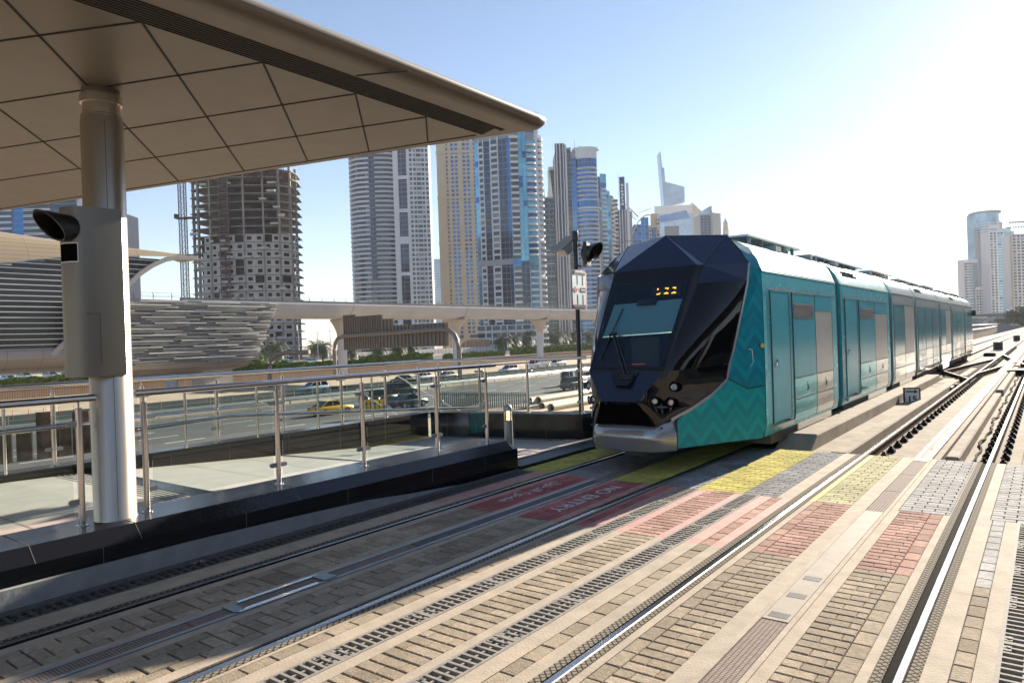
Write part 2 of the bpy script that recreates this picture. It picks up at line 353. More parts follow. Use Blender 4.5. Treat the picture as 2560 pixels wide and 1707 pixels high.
# third-rail (ground power) strips
def powerstrip(x0,x1,label,y_end):
    t=thing('power_rail',label,'power rail',((x0+x1)/2,0,0))
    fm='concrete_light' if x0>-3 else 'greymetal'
    MB().box(x0,x0+.035,Y0,y_end,-.03,.008).build('side_rail',fm,t); MB().box(x1-.035,x1,Y0,y_end,-.03,.008).build('side_rail',fm,t)
    MB().box(x0+.035,x1-.035,Y0,y_end,-.03,-.004).build('channel','concrete_dark',t)
    m=MB(); c=MB(); y=Y0; k=0
    while y<y_end:
        L=1.05 if k%4!=3 else 3.2
        L=min(L,y_end-y)
        if y+L>.3: MB().box(x0+.038,x1-.038,y+.006,y+L-.006,-.02,.005 if k%4!=3 else .009).build('mosaic_cover' if k%4!=3 else 'contact_plate','mosaic' if k%4!=3 else ('plate' if x0>-3 else 'iron'),t)  # contact plate darker on the shaded track, its shade put into the colour
        y+=L; k+=1
    h=MB()
    for yy in (1.15,4.55,4.95,5.35): h.box(x0+.06,x1-.06,yy,yy+.09,.0088,.0105)
    h.build('cover_slot','iron',t)
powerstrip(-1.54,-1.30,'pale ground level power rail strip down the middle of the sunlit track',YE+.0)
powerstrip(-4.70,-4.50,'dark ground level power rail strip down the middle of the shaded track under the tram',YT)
st=thing('cover_plate','shiny steel inspection plate set across the power rail strip of the shaded track','plate',(-4.6,2.9,0))
q=MB(); q.box(-4.705,-4.672,2.80,3.50,.009,.014); q.build('side_plate','steel_rail',st)
q=MB(); q.box(-4.545,-4.50,2.70,3.38,.009,.014); q.build('side_plate','steel_rail',st)
MB().box(-4.69,-4.52,3.44,3.56,.010,.015).build('cross_plate','greymetal',st); MB().box(-4.69,-4.52,2.68,2.76,.010,.015).build('cross_plate','greymetal',st)
# ---------------- rails ----------------
def mkrail(x,label,yp,yf,clips,side):
    t=thing('tram_rail',label,'tram rail',(x,Y0,0),0)
    h=MB(); h.loft([[(x-.026,y,-.03),(x-.026,y,.0),(x-.019,y,.006),(x+.019,y,.006),(x+.026,y,.0),(x+.026,y,-.03)] for y in (Y0,yp,yf)]); 
    h.build('rail_head','rail',t)
    f=MB(); f.box(x-.012,x+.012,yp,yf,-.15,-.028); f.box(x-.075,x+.075,yp,yf,-.175,-.15); f.build('rail_web','railside',t)
    if clips:
        proto=None
        c=MB()
        c.box(-.17,.17,-.075,.075,-.185,-.1775)
        for sg in (-1,1):
            a,b=sorted((sg*.055,sg*.17)); c.box(a,b,-.07,.07,-.178,-.135); a,b=sorted((sg*.075,sg*.15)); c.box(a,b,-.035,.035,-.135,-.105)
            c.box(*sorted((sg*.14,sg*.165)),-.05,.05,-.135,-.12); c.lathe((sg*.11,0,-.105),[(.022,0),(.022,.03),(.0,.035)],6)
        for i in range(clips):
            yy=yp+.25+i*.62
            if proto is None:
                proto=c.build('rail_fastener','fast',t,world=False); proto.location=(0,yy-Y0,0)
            else:
                o=proto.copy(); COL.objects.link(o); o.parent=t; o.location=(0,yy-Y0,0)
    return t
mkrail(-5.35,'far rail of the shaded tram track, beside the gutter grates',YT,600,0,1)
mkrail(-3.855,'near rail of the shaded tram track, running under the front corner of the tram',YT,600,0,1)
mkrail(-2.165,'polished left rail of the empty sunlit track',YE,600,92,1)
mkrail(-.665,'polished right rail of the empty sunlit track, the rail farthest right in the photo',YE,600,92,1)
# open track bed beyond the paving
ft=MB(); ft.box(-3.3,3,YE,600,-.30,-.18); struct(ft.build('track_bed','concrete_bed'))
ft=MB(); ft.box(-7.6,-3.3,YT,600,-.25,-.14); struct(ft.build('track_bed','concrete_bed'))
ft=MB(); ft.box(-6.4,3,YE-.02,YE,-.3,-.022); struct(ft.build('paving_edge','concrete_dark'))
# raised beam of the power rail in open track
b=thing('power_rail_beam','raised concrete beam carrying the power rail between the rails of the sunlit track','beam',(-1.42,YE,0))
q=MB(); q.box(-1.60,-1.24,YE,300,-.18,-.03); q.build('beam','concrete_bed',b)
q=MB(); q.box(-1.52,-1.46,YE,300,-.03,.004); q.box(-1.38,-1.32,YE,300,-.03,.004); q.build('side_rail','plate',b)
q=MB(); q.box(-1.46,-1.38,YE,300,-.03,-.006); q.build('contact_plate','galv',b)
q=MB(); 
for i in range(3): 
    for j in range(6): q.box(-1.50+i*.06,-1.475+i*.06,12.02+j*.05,12.04+j*.05,.0045,.006)
q.build('bolt','iron',b)
def kerb(name,label,x0,x1,y0,y1,z0,z1,m='concrete_bed',ramp=.0,group=None,chunk=3.0):
    t=thing(name,label,'kerb' if 'kerb' in name else 'wall',(x0,y0,z0),0,group); q=MB(); y=y0
    while y<y1-.1:
        e=min(y+chunk,y1)
        za=z1 if (y>y0 or not ramp) else z0+.05
        ys=[y+.004]+([y0+ramp] if (ramp and y==y0) else [])+[e-.004]
        zs=[za]+([z1] if (ramp and y==y0) else [])+[z1]
        rows=[[(x0,yy,z0),(x0,yy,zz-.02),(x0+.02,yy,zz),(x1-.02,yy,zz),(x1,yy,zz-.02),(x1,yy,z0)] for yy,zz in zip(ys,zs)]
        q.loft(rows); q.poly(rows[0][::-1]); q.poly(rows[-1]); y=e
    q.build('concrete_block',m,t)
kerb('low_wall','long pale concrete wall between the tram and the sunlit track, sloped at its near end',-3.50,-2.95,YE+.03,27.5,-.18,.17,ramp=.62,chunk=3.2)
q=MB(); q.box(-2.95,-2.64,YE,29,-.17,-.05); struct(q.build('track_bed','concrete_bed'))
kerb('concrete_kerb','low concrete kerb beside the left rail, starting at the end of the paving',-2.64,-2.40,YE+.08,27.6,-.18,0.0)
kerb('concrete_kerb','short separate concrete kerb block beside the left rail beyond the gap near the crossover',-2.60,-2.36,29.4,34.5,-.18,.02)
for i,(a,e) in enumerate([(11.5,22.5),(23.6,36),(37,60),(61,120)]):
    kerb('concrete_kerb',['nearest concrete kerb right of the power rail beam','second concrete kerb right of the power rail beam, after the first gap','third concrete kerb right of the power rail beam','farthest concrete kerb right of the power rail beam'][i],-1.20,-1.03,a,e,-.18,-.01,group='kerbs beside the power rail beam')
kerb('concrete_kerb','concrete ledge right of the last rail',-.33,.5,YE+.1,120,-.18,-.02)
# cable along the last rail
q=MB(); pth=[]; y=YE
while y<40: pth.append((-.92+.025*math.sin(y*2.1)+.02*math.sin(y*5.3),y,-.15+.02*math.sin(y*3.7))); y+=.25
tag(q.tube(pth,.018,6).build('track_cable','cable'),'thin black cable snaking along the foot of the last rail','cable')
# crossover
cx=thing('crossover','dark crossover rails linking the two tracks behind the low kerbs','crossover',(-3,30,-.15))
for (xa,ya,xb,yb) in [(-3.855,28,-2.165,45),(-5.35,28,-3.6,45.5),(-2.165,31,-.665,46),(-3.7,34,-2.165,28.0),(-2.165,50,-.9,38)]:
    q=MB(); q.bar((xa,ya,-.07),(xb,yb,-.07),.07,.16); q.build('switch_rail','railside',cx)
    q=MB(); q.bar((xa,ya,.008),(xb,yb,.008),.05,.01); q.build('rail_head','rail',cx)
q=MB()
for i in range(26): 
    y=24+i*.7; q.box(-3.4+i*.03,-2.75+i*.03,y,y+.22,-.18,-.10)
q.build('sleeper_plate','fast',cx)
q=MB(); 
for a,e in ((24.8,25.4),(26.2,26.5)): q.box(-3.0,-2.35,a,e,-.165,-.05)
q.build('pit_cover','iron',cx)
for (x,y,lab) in [(-1.0,33,'small black junction box on the track bed right of the rails, beyond the crossover'),(-2.9,52,'small black point machine box between the tracks near the tram tail')]:
    t=thing('junction_box',lab,'junction box',(x,y,-.18)); q=MB(); q.box(x-.3,x+.3,y-.5,y+.5,-.18,.02); q.build('lid','fast',t,bevel=.02); q=MB(); q.box(x-.22,x+.22,y-.4,y+.4,.02,.05); q.build('cover','iron',t)
# speed sign 15
def flat_text(s,size,parent,m,loc,rot,extr=.001,bold=False,name='digits',sx=1):
    cu=bpy.data.curves.new(name,'FONT'); cu.body=s; cu.size=size; cu.extrude=extr; cu.align_x='CENTER'; cu.align_y='CENTER'
    if bold: cu.offset=size*.02
    o=bpy.data.objects.new(name,cu); COL.objects.link(o); me=None
    bpy.context.view_layer.update(); me=bpy.data.meshes.new_from_object(o.evaluated_get(bpy.context.evaluated_depsgraph_get())); bpy.data.objects.remove(o); bpy.data.curves.remove(cu)
    mb=MB(); mt=Matrix.Translation(loc)@rot.to_4x4()@Matrix.Diagonal((sx,1,1,1)); mb.add([mt@v.co for v in me.vertices],[tuple(p.vertices) for p in me.polygons]); bpy.data.meshes.remove(me)
    return mb.build(name,m,parent)
def rotm(x,y): # columns: text right, text up
    x=Vector(x).normalized(); y=Vector(y).normalized(); z=x.cross(y); return Matrix((x,y,z)).transposed()
def speedsign(x,y,z,w,h,label,full=True):
    t=thing('speed_sign',label,'sign',(x,y,-.1)); d=Vector((.93,.36,0)).normalized(); n=Vector((d.y,-d.x,0)); c=Vector((x,y,z))
    q=MB(); q.obox(c,d*w/2,n*.02,Vector((0,0,h/2))); q.build('sign_back','black_metal',t,bevel=.01)
    q=MB(); q.obox(c+n*.021,d*(w/2-.035),n*.004,Vector((0,0,h/2-.035))); q.build('sign_face','whitep',t)
    rm=rotm(d,(0,0,1))
    if not full:
        MB().obox(c+n*.027,d*(w/2-.05),n*.002,Vector((0,0,h/2-.05))).build('dark_face','black_metal',t)
    if full:
        flat_text('15',h*.52,t,'black_metal',c+n*.027+Vector((0,0,-h*.19)),rm,bold=True)
        q=MB(); o=c+n*.027+Vector((0,0,h*.27)); 
        q.obox(o-d*.04,d*.10,n*.001,Vector((0,0,.016))); q.poly([o+d*.05+Vector((0,0,.05)),o+d*.13,o+d*.05-Vector((0,0,.05))][::-1]); q.build('arrow','black_metal',t)
    q=MB(); q.tube([c+Vector((0,0,-h/2)),c+Vector((0,0,-h/2-.12))],.02,8); q.bar(c-n*.02+Vector((0,0,-h/2)),c-n*-.05+d*-.25+Vector((0,0,-h/2-.06)),.02,.02); q.build('bracket','iron',t)
speedsign(-2.74,19.9,.09,.385,.43,'small white track sign with black border, right pointing arrow and the number 15')
speedsign(-2.95,62,.15,.62,.62,'dark backed square track sign seen far down between the tracks',False)
speedsign(-2.6,88,.2,.6,.6,'farthest small grey square sign between the tracks',False)
# painted words on the red crossing (read from the other side)
pw=thing('road_marking','white stencilled NO ENTRY lettering on the red paving, with the same in Arabic beside it','road marking',(-4.25,6.8,.004))
rm=rotm((0,-1,0),(1,0,0))
flat_text('NO ENTRY',.245,pw,'white_paint',(-4.23,6.86,.0055),rm,extr=.0008,bold=False,name='english_words',sx=1.15)
flat_text('\uFEDD\uFEEE\uFEA7\uFEAA\uFEDF\uFE8D \uFEC9\uFEEE\uFEE8\uFEE4\uFEE3',.22,pw,'white_paint',(-4.97,6.85,.0055),rm,extr=.0008,name='arabic_words')
# weeds, litter
tag(MB().tube([(-5.85,3.1,.01),(-5.83,3.14,.03),(-5.80,3.18,.015)],.012,6).build('dry_leaf','mosaic'),'small dry brown leaf lying on the gutter grate','leaf')
M['darkglass_d']=mat('platform_screen',(.02,.022,.025),.15,.2)
# ---------------- podium, ramp walkway ----------------
quadmat(-140,-10.2,-60,330,-5.2,'sand','ground') if False else None
pod=MB(); pod.box(-10.1,-6.02,-8,10.6,-5.2,-.06); pod.box(-7.6,-6.0,10.6,600,-5.2,-.26); pod.box(-6.0,6,-8,600,-5.2,-.32); struct(pod.build('podium','concrete_light'))
# walkway floor: level then ramp then level
fl=MB(); rows=[]
for y,z in [(-8,.405),(2.9,.405),(3.3,.39),(8.3,.045),(10.6,.03)]: rows.append([(-9.62,y,z),(-7.0,y,z)])
fl.loft(rows); struct(fl.build('walkway','floor'))
fl=MB(); rows=[]
for y,z in [(-8,.405),(2.9,.405),(3.3,.39),(7.95,.07)]: rows.append([(-6.99,y,z+.001),(-6.69,y,z+.001)])
fl.loft(rows); rows=[[(-6.99,7.95,.072),(-6.35,7.95,.055)],[(-6.99,10.6,.033),(-6.35,12,.033)]]; fl.loft(rows); struct(fl.build('walkway','floor_pink'))
zr=lambda y: .405 if y<2.9 else (.39-(y-3.3)*.069 if y<8.3 else .045)
dj=MB()
for y in [-.5,.4,1.3,2.2,4.9,5.8,6.7,7.6]: dj.add([(-9.6,y,zr(y)+.004),(-6.7,y,zr(y)+.004),(-6.7,y+.008,zr(y+.008)+.004),(-9.6,y+.008,zr(y+.008)+.004)],[(0,1,2,3)])
struct(dj.build('floor_joint','concrete_dark'))
tb=MB(); tb.loft([[(-9.6,3.66,zr(3.66)+.005),(-6.7,3.66,zr(3.66)+.005)],[(-9.6,3.95,zr(3.95)+.005),(-6.7,3.95,zr(3.95)+.005)]]); struct(tb.build('dark_floor_band','granite_top'))
tb=MB()
for i in range(5): 
    y=3.37+i*.062; tb.add([(-9.6,y,zr(y)+.012),(-6.7,y,zr(y)+.012),(-6.7,y+.03,zr(y)+.012),(-9.6,y+.03,zr(y)+.012)],[(0,1,2,3)])
struct(tb.build('tactile_strip','tactile'))
tb=MB()
for i in range(9): tb.box(-6.34+i*.04,-6.322+i*.04,7.98,14,.03,.038)
struct(tb.build('tactile_strip','greymetal'))
tb=MB(); tb.box(-6.35,-5.98,7.96,16,-.06,.03); struct(tb.build('walkway_edge','granite_top'))
tb=MB(); tb.box(-6.75,-6.36,9.0,16,.0,.06); struct(tb.build('walkway_edge','floor_pink'))
# near kerb of black granite
kb=thing('granite_kerb','long black granite kerb with bevelled coping carrying the near railing of the ramp','kerb',(-6.0,2,0))
YEK=7.93
q=MB(); ys=[-8,3.2,4.2,5.2,5.8,6.6,YEK]; zb=[.175,.17,.15,.12,.07,.02,-.02]
q.loft([[(-6.0,y,b),(-6.0,y,.295)] for y,b in zip(ys,zb)]); q.poly([(-6.0,YEK,-.02),(-6.69,YEK,-.02),(-6.69,YEK,.295),(-6.0,YEK,.295)]); q.loft([[(-6.69,-8,.30),(-6.69,-8,-.1)],[(-6.69,YEK,.3),(-6.69,YEK,-.1)]])
q.build('facing','granite',kb)
q=MB(); q.loft([[(-6.0,y,.296),(-6.12,y,.41),(-6.69,y,.41),(-6.69,y,.30)] for y in (-8,YEK-.10)]+[[(-6.0,YEK,.296),(-6.10,YEK-.01,.335),(-6.69,YEK-.01,.335),(-6.69,YEK,.30)]]); q.build('coping','granite_top',kb)
q=MB(); 
for y in (.55,1.98,2.75,4.3,5.6,6.85): q.extr([(-5.997,y,.296),(-6.119,y,.4125),(-6.69,y,.4125),(-6.69,y,.41),(-6.12,y,.41),(-6.0,y,.294)],(0,.005,0))
for y in (.1,1.25,2.45,3.7,4.9,6.2,7.2): q.box(-6.0,-5.9985,y,y+.004,.13,.294)
q.build('joint','concrete_dark',kb)
q=MB(); q.loft([[(-5.955,y,-.03),(-5.965,y,b-.006),(-6.0,y,b)] for y,b in zip(ys[:-1],zb[:-1])]); q.build('plinth','plaster',kb)
q=MB(); q.box(-5.956,-5.935,-8,7.9,-.03,.022); q.build('gutter_edge','concrete_dark',kb)
# far parapet and end wall
pw2=thing('granite_parapet','black granite parapet on the far side of the ramp, carrying glass railing panels','parapet',(-9.6,2,0))
q=MB(); q.box(-9.70,-9.45,-8,9.7,-.1,.47); q.build('facing','granite',pw2)
q=MB(); q.box(-9.73,-9.43,-8,9.72,.471,.50); q.build('coping','granite_top',pw2)
q=MB(); 
for y in (0,1.3,2.6,3.9,4.75,5.6,6.6,7.6,8.6): q.box(-9.45,-9.4485,y,y+.006,.0,.47)
q.box(-9.45,-9.435,2.9,9.7,-.1,.0); q.build('joint','concrete_dark',pw2)
ew=thing('granite_parapet','black granite end wall across the foot of the ramp behind the bollard light','parapet',(-8,10.1,0))
A=Vector((-9.42,9.74,0)); B=Vector((-6.46,10.43,0)); d=(B-A).normalized(); n=Vector((d.y,-d.x,0))
B2=Vector((-6.42,10.95,0))
q=MB(); q.prism([(A.x,A.y),(B.x,B.y),(B2.x,B2.y),(B2.x-.5,B2.y+.0),(B2.x-.5,B2.y-.25),(A.x,A.y+.25)],-.05,.47); q.build('facing','granite',ew)
q=MB(); o=n*.02; q.prism([(A.x+o.x,A.y+o.y),(B.x+.02,B.y-.02),(B2.x+.02,B2.y+.01),(B2.x-.5,B2.y+.01),(B2.x-.5,B2.y-.23),(A.x,A.y+.27)],.471,.50); q.build('coping','granite_top',ew)
q=MB()
for s in (.35,.95,1.75,2.35): 
    p=A+d*s+n*.002; q.obox(p+Vector((0,0,.24)),d*.003,n*.001,Vector((0,0,.225)))
q.obox((A+B)/2+n*.012+Vector((0,0,.03)),d*1.5,n*.01,Vector((0,0,.03))); q.build('joint','concrete_dark',ew)
q=MB(); q.obox((A+B)/2+Vector((0,0,0)),d*.01,n*.01,Vector((0,0,.01)))
# ---------------- railings ----------------
def clamp(mb,p,d,s):  # glass clamp tab pointing along s*d
    c=p+d*(.065*s); up=Vector((0,0,.022)); nn=Vector((d.y,-d.x,0))*.014
    mb.obox(p+d*(.045*s),d*.03,nn,up)
    vs=[]; m=8
    for k in range(m+1):
        a=-math.pi/2+math.pi*k/m; vs.append(p+d*(s*(.075+.022*math.cos(a)))+Vector((0,0,.022*math.sin(a))))
    mb.extr([v-nn for v in vs],nn*2)
def railing(label,posts,zfoot,ztop,handrail,low=None,off=None,glass=True,group=None,gz=None,thin=(),thinz=None,skip=(),standoff=.045):
    "posts: list of (x,y); zfoot top of the kerb"
    P=[Vector((x,y,0)) for x,y in posts]; t=thing('railing',label,'railing',(P[0].x,P[0].y,zfoot),0,group)
    zt=ztop-.085
    for i,p in enumerate(P):
        q=MB(); q.lathe((p.x,p.y,zfoot),[(.026,0),(.026,zt-zfoot-.004),(.022,zt-zfoot),(0.0,zt-zfoot)],16); q.lathe((p.x,p.y,zt),[(.008,0),(.008,.07)],8)
        po=q.build('post','steel_rail',t,smooth=True)
        q=MB(); q.lathe((p.x,p.y,zfoot),[(.05,0),(.05,.006),(.027,.010)],20); f=q.build('foot_plate','steel_rail',po,smooth=True)
        q=MB()
        for s,j in ((-1,i-1),(1,i+1)):
            if j<0 or j>=len(P) or (min(i,j) in skip): continue
            dd=(P[j]-p).normalized(); 
            for z in (zfoot+.20,zt-.13): clamp(q,p+Vector((0,0,z)),dd,1)
        if q.v: q.build('clamp','greymetal',po)
    q=MB(); q.tube(handrail,.030,16); q.build('handrail','steel_rail',t,smooth=True)
    if glass:
        for i in range(len(P)-1):
            if i in skip: continue
            a,b=P[i],P[i+1]; dd=(b-a).normalized(); a2=a+dd*.06; b2=b-dd*.06; z0=zfoot+.09; z1=zt-.05; nn=Vector((dd.y,-dd.x,0))*.005
            q=MB(); q.extr([a2+nn+Vector((0,0,z0)),b2+nn+Vector((0,0,z0)),b2+nn+Vector((0,0,z1)),a2+nn+Vector((0,0,z1))],-nn*2); q.build('glass_panel','rail_glass',t)
    if low:
        for L in low: q=MB(); q.tube(L,.019,12); q.build('lower_rail','steel_rail',t,smooth=True)
    for (x,y) in thin:
        z0,z1=thinz; q=MB(); q.lathe((x,y,z0),[(.018,0),(.018,z1-z0)],12); q.build('thin_post','steel_rail',t,smooth=True)
    return t
XR=-6.42
railing('near glass railing of the ramp, from the steel column to the bollard light',[(XR,3.0),(XR,4.35),(XR,5.5),(XR,6.75),(XR,7.78)],.41,1.47,
    [(XR-.0,2.93,1.47),(XR,8.0,1.47)],low=[[(-6.52,2.7,1.13),(-6.52,3.3,1.15),(-6.52,3.9,1.16),(-6.52,4.35,1.13),(-6.52,7.72,.88)]])
railing('short near railing left of the steel column, dark polished handrail',[(XR,-.2),(XR,1.2),(XR,2.47)],.41,1.47,[(XR,-2,1.47),(XR,2.62,1.46)],low=[[(-6.52,-2,1.24),(-6.52,2.1,1.24),(-6.52,2.47,1.245)]])
far_posts=[(-9.57,y) for y in (-1.1,.8,2.3,3.40,4.45,5.5,6.6,7.75,8.75,9.6)]
railing('far railing along the black parapet of the ramp, glass panels between polished posts',far_posts,.50,1.47,[(-9.57,-3,1.47),(-9.57,9.66,1.47)],
    low=[[(-9.40,-3,1.30),(-9.40,3.0,1.30),(-9.40,3.5,1.27),(-9.40,9.2,1.31)],[(-9.38,1.6,1.0),(-9.38,4,.98),(-9.38,6.2,.97)]],thin=[(-9.42,y) for y in (2.85,3.9,4.95,6.05,7.15,8.3)],thinz=(.5,1.28))
e0=A+Vector((0,.12,0)); 
pe=[(e0+d*s) for s in (.10,.98,1.95,2.98)]
railing('glass railing across the foot of the ramp on the black end wall',[(p.x,p.y) for p in pe],.50,1.47,[(-9.57,9.66,1.47)]+[tuple(pe[0]+d*.02+Vector((0,0,1.47))),tuple(pe[-1]+d*.10+Vector((0,0,1.47)))])
# short stub rails beside the end wall
t=thing('rail_stub','short steel post with three dark stub rails behind the end wall beside the tram','railing',(-6.42,11.2,0))
q=MB(); q.lathe((-6.36,11.5,.0),[(.022,0),(.022,1.12),(.012,1.15)],12); q.build('post','steel_rail',t)
for z in (.62,.88,1.1): q=MB(); q.tube([(-6.40,10.62,z-.03),(-6.30,11.05,z)],.026,10); q.build('stub_rail','greymetal',t)
# ---------------- column, signal box ----------------
cxx,cyy=-6.46,2.75
t=thing('steel_column','thick brushed steel column on the black kerb carrying the canopy','column',(cxx,cyy,.41))
q=MB(); q.lathe((cxx,cyy,.405),[(.172,0),(.172,.012),(.166,.02),(.166,3.40),(.160,3.43),(.160,3.46),(.145,3.47),(.145,3.72)],48); q.build('shaft','steel',t,smooth=True)
q=MB(); q.lathe((cxx,cyy,3.97),[(.163,0),(.163,.07),(.145,.075),(.145,.16)],48); q.build('collar','steel',t,smooth=True)
q=MB(); q.box(cxx+.1645,cxx+.1670,cyy-.05,cyy-.047,.45,3.8); q.build('seam','concrete_dark',t)
# obround cabinet
t=thing('signal_cabinet','tall rounded satin steel cabinet fixed to the column, with a hooded signal','signal cabinet',(-6.45,2.55,1.65))
def stadium(xc,w,ya,yb,n=14):
    r=w/2; P=[]
    for k in range(n+1):
        a=math.pi+math.pi*k/n; P.append((xc+r*math.cos(a),ya+r*math.sin(a)*1.0))
    P+= [(xc+r,yb),(xc-r,yb)]
    return P
pl=stadium(-6.45,.36,2.58,2.80)
q=MB(); n_=len(pl); z0,z1=1.64,3.045
q.add([(x,y,z0) for x,y in pl]+[(x,y,z1-.025*0) for x,y in pl],[tuple(range(n_-1,-1,-1)),tuple(range(n_,2*n_))]+[(i,(i+1)%n_,n_+(i+1)%n_,n_+i) for i in range(n_)])
q.build('cabinet_shell','steel_box',t,smooth=True)
q=MB(); q.box(-6.273,-6.2685,2.60,2.604,1.74,2.16); q.box(-6.30,-6.2685,2.50,2.604,2.16,2.163); q.build('door_gap','black',t)
# hood: horizontal cylinder cut at a slant pointing to -Y
hd=thing('signal_hood','black hooded signal lamp on the rounded end of the steel cabinet','signal lamp',(-6.42,2.3,2.86))
q=MB(); rows=[]; N=28; ax=Vector((.33,-.945,0)).normalized(); sx=Vector((ax.y,-ax.x,0))*-1; sx.normalize(); up=sx.cross(ax); up=up if up.z>0 else -up
c0=Vector((-6.37,2.385,2.865)); rr=.108
outer=[];inner=[];root=[]
for k in range(N):
    a=2*math.pi*k/N; e=sx*math.cos(a)*rr+up*math.sin(a)*rr; l=.125+.105*math.sin(a)
    root.append(c0+e*1.0+ax*-.06); outer.append(c0+e*1.06+ax*l)
    inner.append(c0+e*.93+ax*l)
back=[c0+(r_-c0-ax*-.06)*.93+ax*0 for r_ in root]
q.loft([root,outer,inner,back],close=True); q.build('hood','black',hd,smooth=True)
q=MB(); q.poly([c0+ax*.004+ (b_-c0)*.99 for b_ in back]); q.build('lens','void',hd)
q=MB(); q.box(-6.283,-6.276,2.33,2.46,2.60,2.71); 
t2=thing('display_window','small black rectangular window with pale rim in the steel cabinet','window',(-6.28,2.4,2.65))
def wrap(u0,u1,z0,z1,off,m,nm,par):  # patch on the rounded cabinet end
    q=MB(); rows=[]
    for k in range(9):
        a=u0+(u1-u0)*k/8; r=.18+off; x=-6.45+r*math.cos(a); y=2.58+r*math.sin(a); rows.append([(x,y,z0),(x,y,z1)])
    q.loft(rows); q.build(nm,m,par)
wrap(R(-95),R(-38),2.585,2.745,.003,'whitep','rim',t2); wrap(R(-93),R(-40),2.592,2.738,.005,'void','glass',t2)
# ---------------- bollard light ----------------
bx,by=-6.42,8.28
t=thing('bollard_light','grey cylindrical bollard light with glowing louvred lamp at the end of the kerb','bollard light',(bx,by,.05))
q=MB(); q.lathe((bx,by,.03),[(.065,0),(.065,.60)],28); q.build('shaft','greymetal',t,smooth=True)
q=MB(); q.lathe((bx,by,.78),[(.066,0),(.066,.025),(.058,.06),(.04,.085),(.0,.1)],28); q.build('dome','greymetal',t,smooth=True)
q=MB(); q.lathe((bx,by,.63),[(.02,0),(.02,.15)],12); q.build('bulb','lamp',t)
q=MB()
for i in range(6): q.lathe((bx,by,.632+i*.026),[(.062,0),(.066,.004),(.045,.012),(.040,.010)],24)
q.build('louvre','steel',t,smooth=True)
q=MB()
for k in range(6): a=k*math.pi/3; q.lathe((bx+.06*math.cos(a),by+.06*math.sin(a),.63),[(.004,0),(.004,.16)],6)
q.build('cage_rod','steel',t)
# ---------------- sign post with signal ----------------
px_,py_=-6.60,10.62
t=thing('signal_post','slim black post on the end wall with solar panel box on top','post',(px_,py_,.5))
q=MB(); q.tube([(px_,py_,.5),(px_,py_,3.62)],.040,14); q.lathe((px_,py_,3.52),[(.05,0),(.055,.02),(.055,.16),(.05,.18)],14); q.build('pole','black_metal',t,smooth=True)
def B3(c,x,y,z): return (Vector(c),Vector(x),Vector(y),Vector(z))
sp=thing('solar_panel','grey solar panel and battery box tilted at the top of the black post','solar panel',(px_-.2,py_-.1,3.45))
dx=Vector((.72,-.2,.0)).normalized(); dn=Vector((-.45,-.35,.6)).normalized(); dy2=dn.cross(dx).normalized(); dn=dx.cross(dy2).normalized()
c=Vector((px_-.22,py_-.05,3.50))
q=MB(); q.obox(c,dx*.17,dy2*.24,dn*.012); q.build('panel','galv',sp)
q=MB(); q.obox(c-dn*.03,dx*.13,dy2*.19,dn*.004); q.build('backing','iron',sp)
q=MB(); q.obox(c-dn*.10+dx*.03-dy2*.04,dx*.10,dy2*.12,dn*.07); q.build('battery_box','alu',sp)
q=MB(); q.bar(c-dn*.03,(px_,py_,3.55),.03,.03); q.build('bracket','black_metal',sp)
sg=thing('tram_signal','black square tram signal with long hood on the slim post, facing right','signal lamp',(px_+.2,py_,3.2))
q=MB(); c=Vector((px_+.20,py_+.05,3.28)); q.obox(c,Vector((.03,.01,0)),Vector((-.06,.17,0)),Vector((0,0,.20))); q.build('back_board','black',sg)
q=MB(); q.obox(c+Vector((-.075,-.03,-.02)),Vector((.012,.003,0)),Vector((-.03,.08,0)),Vector((0,0,.19))); q.build('cover','alu',sg)
q=MB(); ax=Vector((.93,-.36,.05)).normalized(); s2=Vector((ax.y,-ax.x,0)).normalized(); u2=s2.cross(ax); u2=u2 if u2.z>0 else -u2; ro=[];fo=[];fi=[]
for k in range(24):
    a=2*math.pi*k/24; e=s2*math.cos(a)*.14+u2*math.sin(a)*.155; ro.append(c+e); l=.25+.13*math.sin(a); fo.append(c+e*.9+ax*l); fi.append(c+e*.86+ax*(l-.003))
q.loft([ro,fo,fi,[v*1 for v in ro]],close=True); q.build('hood','black',sg,smooth=True)
q=MB(); q.poly([c+ax*.04+(v-c)*.8 for v in ro]); q.build('lens','granite',sg)
q=MB(); 
for z in (3.44,3.08): q.bar((px_,py_,z),(c.x-.02,c.y,z),.03,.03)
q.build('bracket','black_metal',sg)
# track layout sign, plane along Y, facing +X
sn=thing('track_sign','tall white sign with red border, red left arrow and small dark tram pictogram','sign',(px_,py_,2.6))
c=Vector((px_+.055,py_-.02,2.66)); d3=Vector((-.07,.9975,0)).normalized(); n3=Vector((d3.y,-d3.x,0)); U=Vector((0,0,1))
def rrect(hw,hh,r,o,n=6):
    P=[]
    for cx_,cy_,a0 in ((hw-r,hh-r,0),(-hw+r,hh-r,90),(-hw+r,-hh+r,180),(hw-r,-hh+r,270)):
        for k in range(n+1): a=R(a0+90*k/n); P.append(c+d3*(cx_+r*math.cos(a))+U*(cy_+r*math.sin(a))+n3*o)
    return P
def lay(hw,hh,r,o,m,nm,off=(0,0)):
    q=MB(); P=[p+d3*off[0]+U*off[1] for p in rrect(hw,hh,r,o)]; q.extr(P,-n3*.004); return q.build(nm,m,sn)
W=.30; Hh=.345
lay(W,Hh,.07,.0,'whitep','plate'); lay(W-.012,Hh-.010,.062,.004,'redp','border'); lay(W-.045,Hh-.028,.05,.008,'whitep','face')
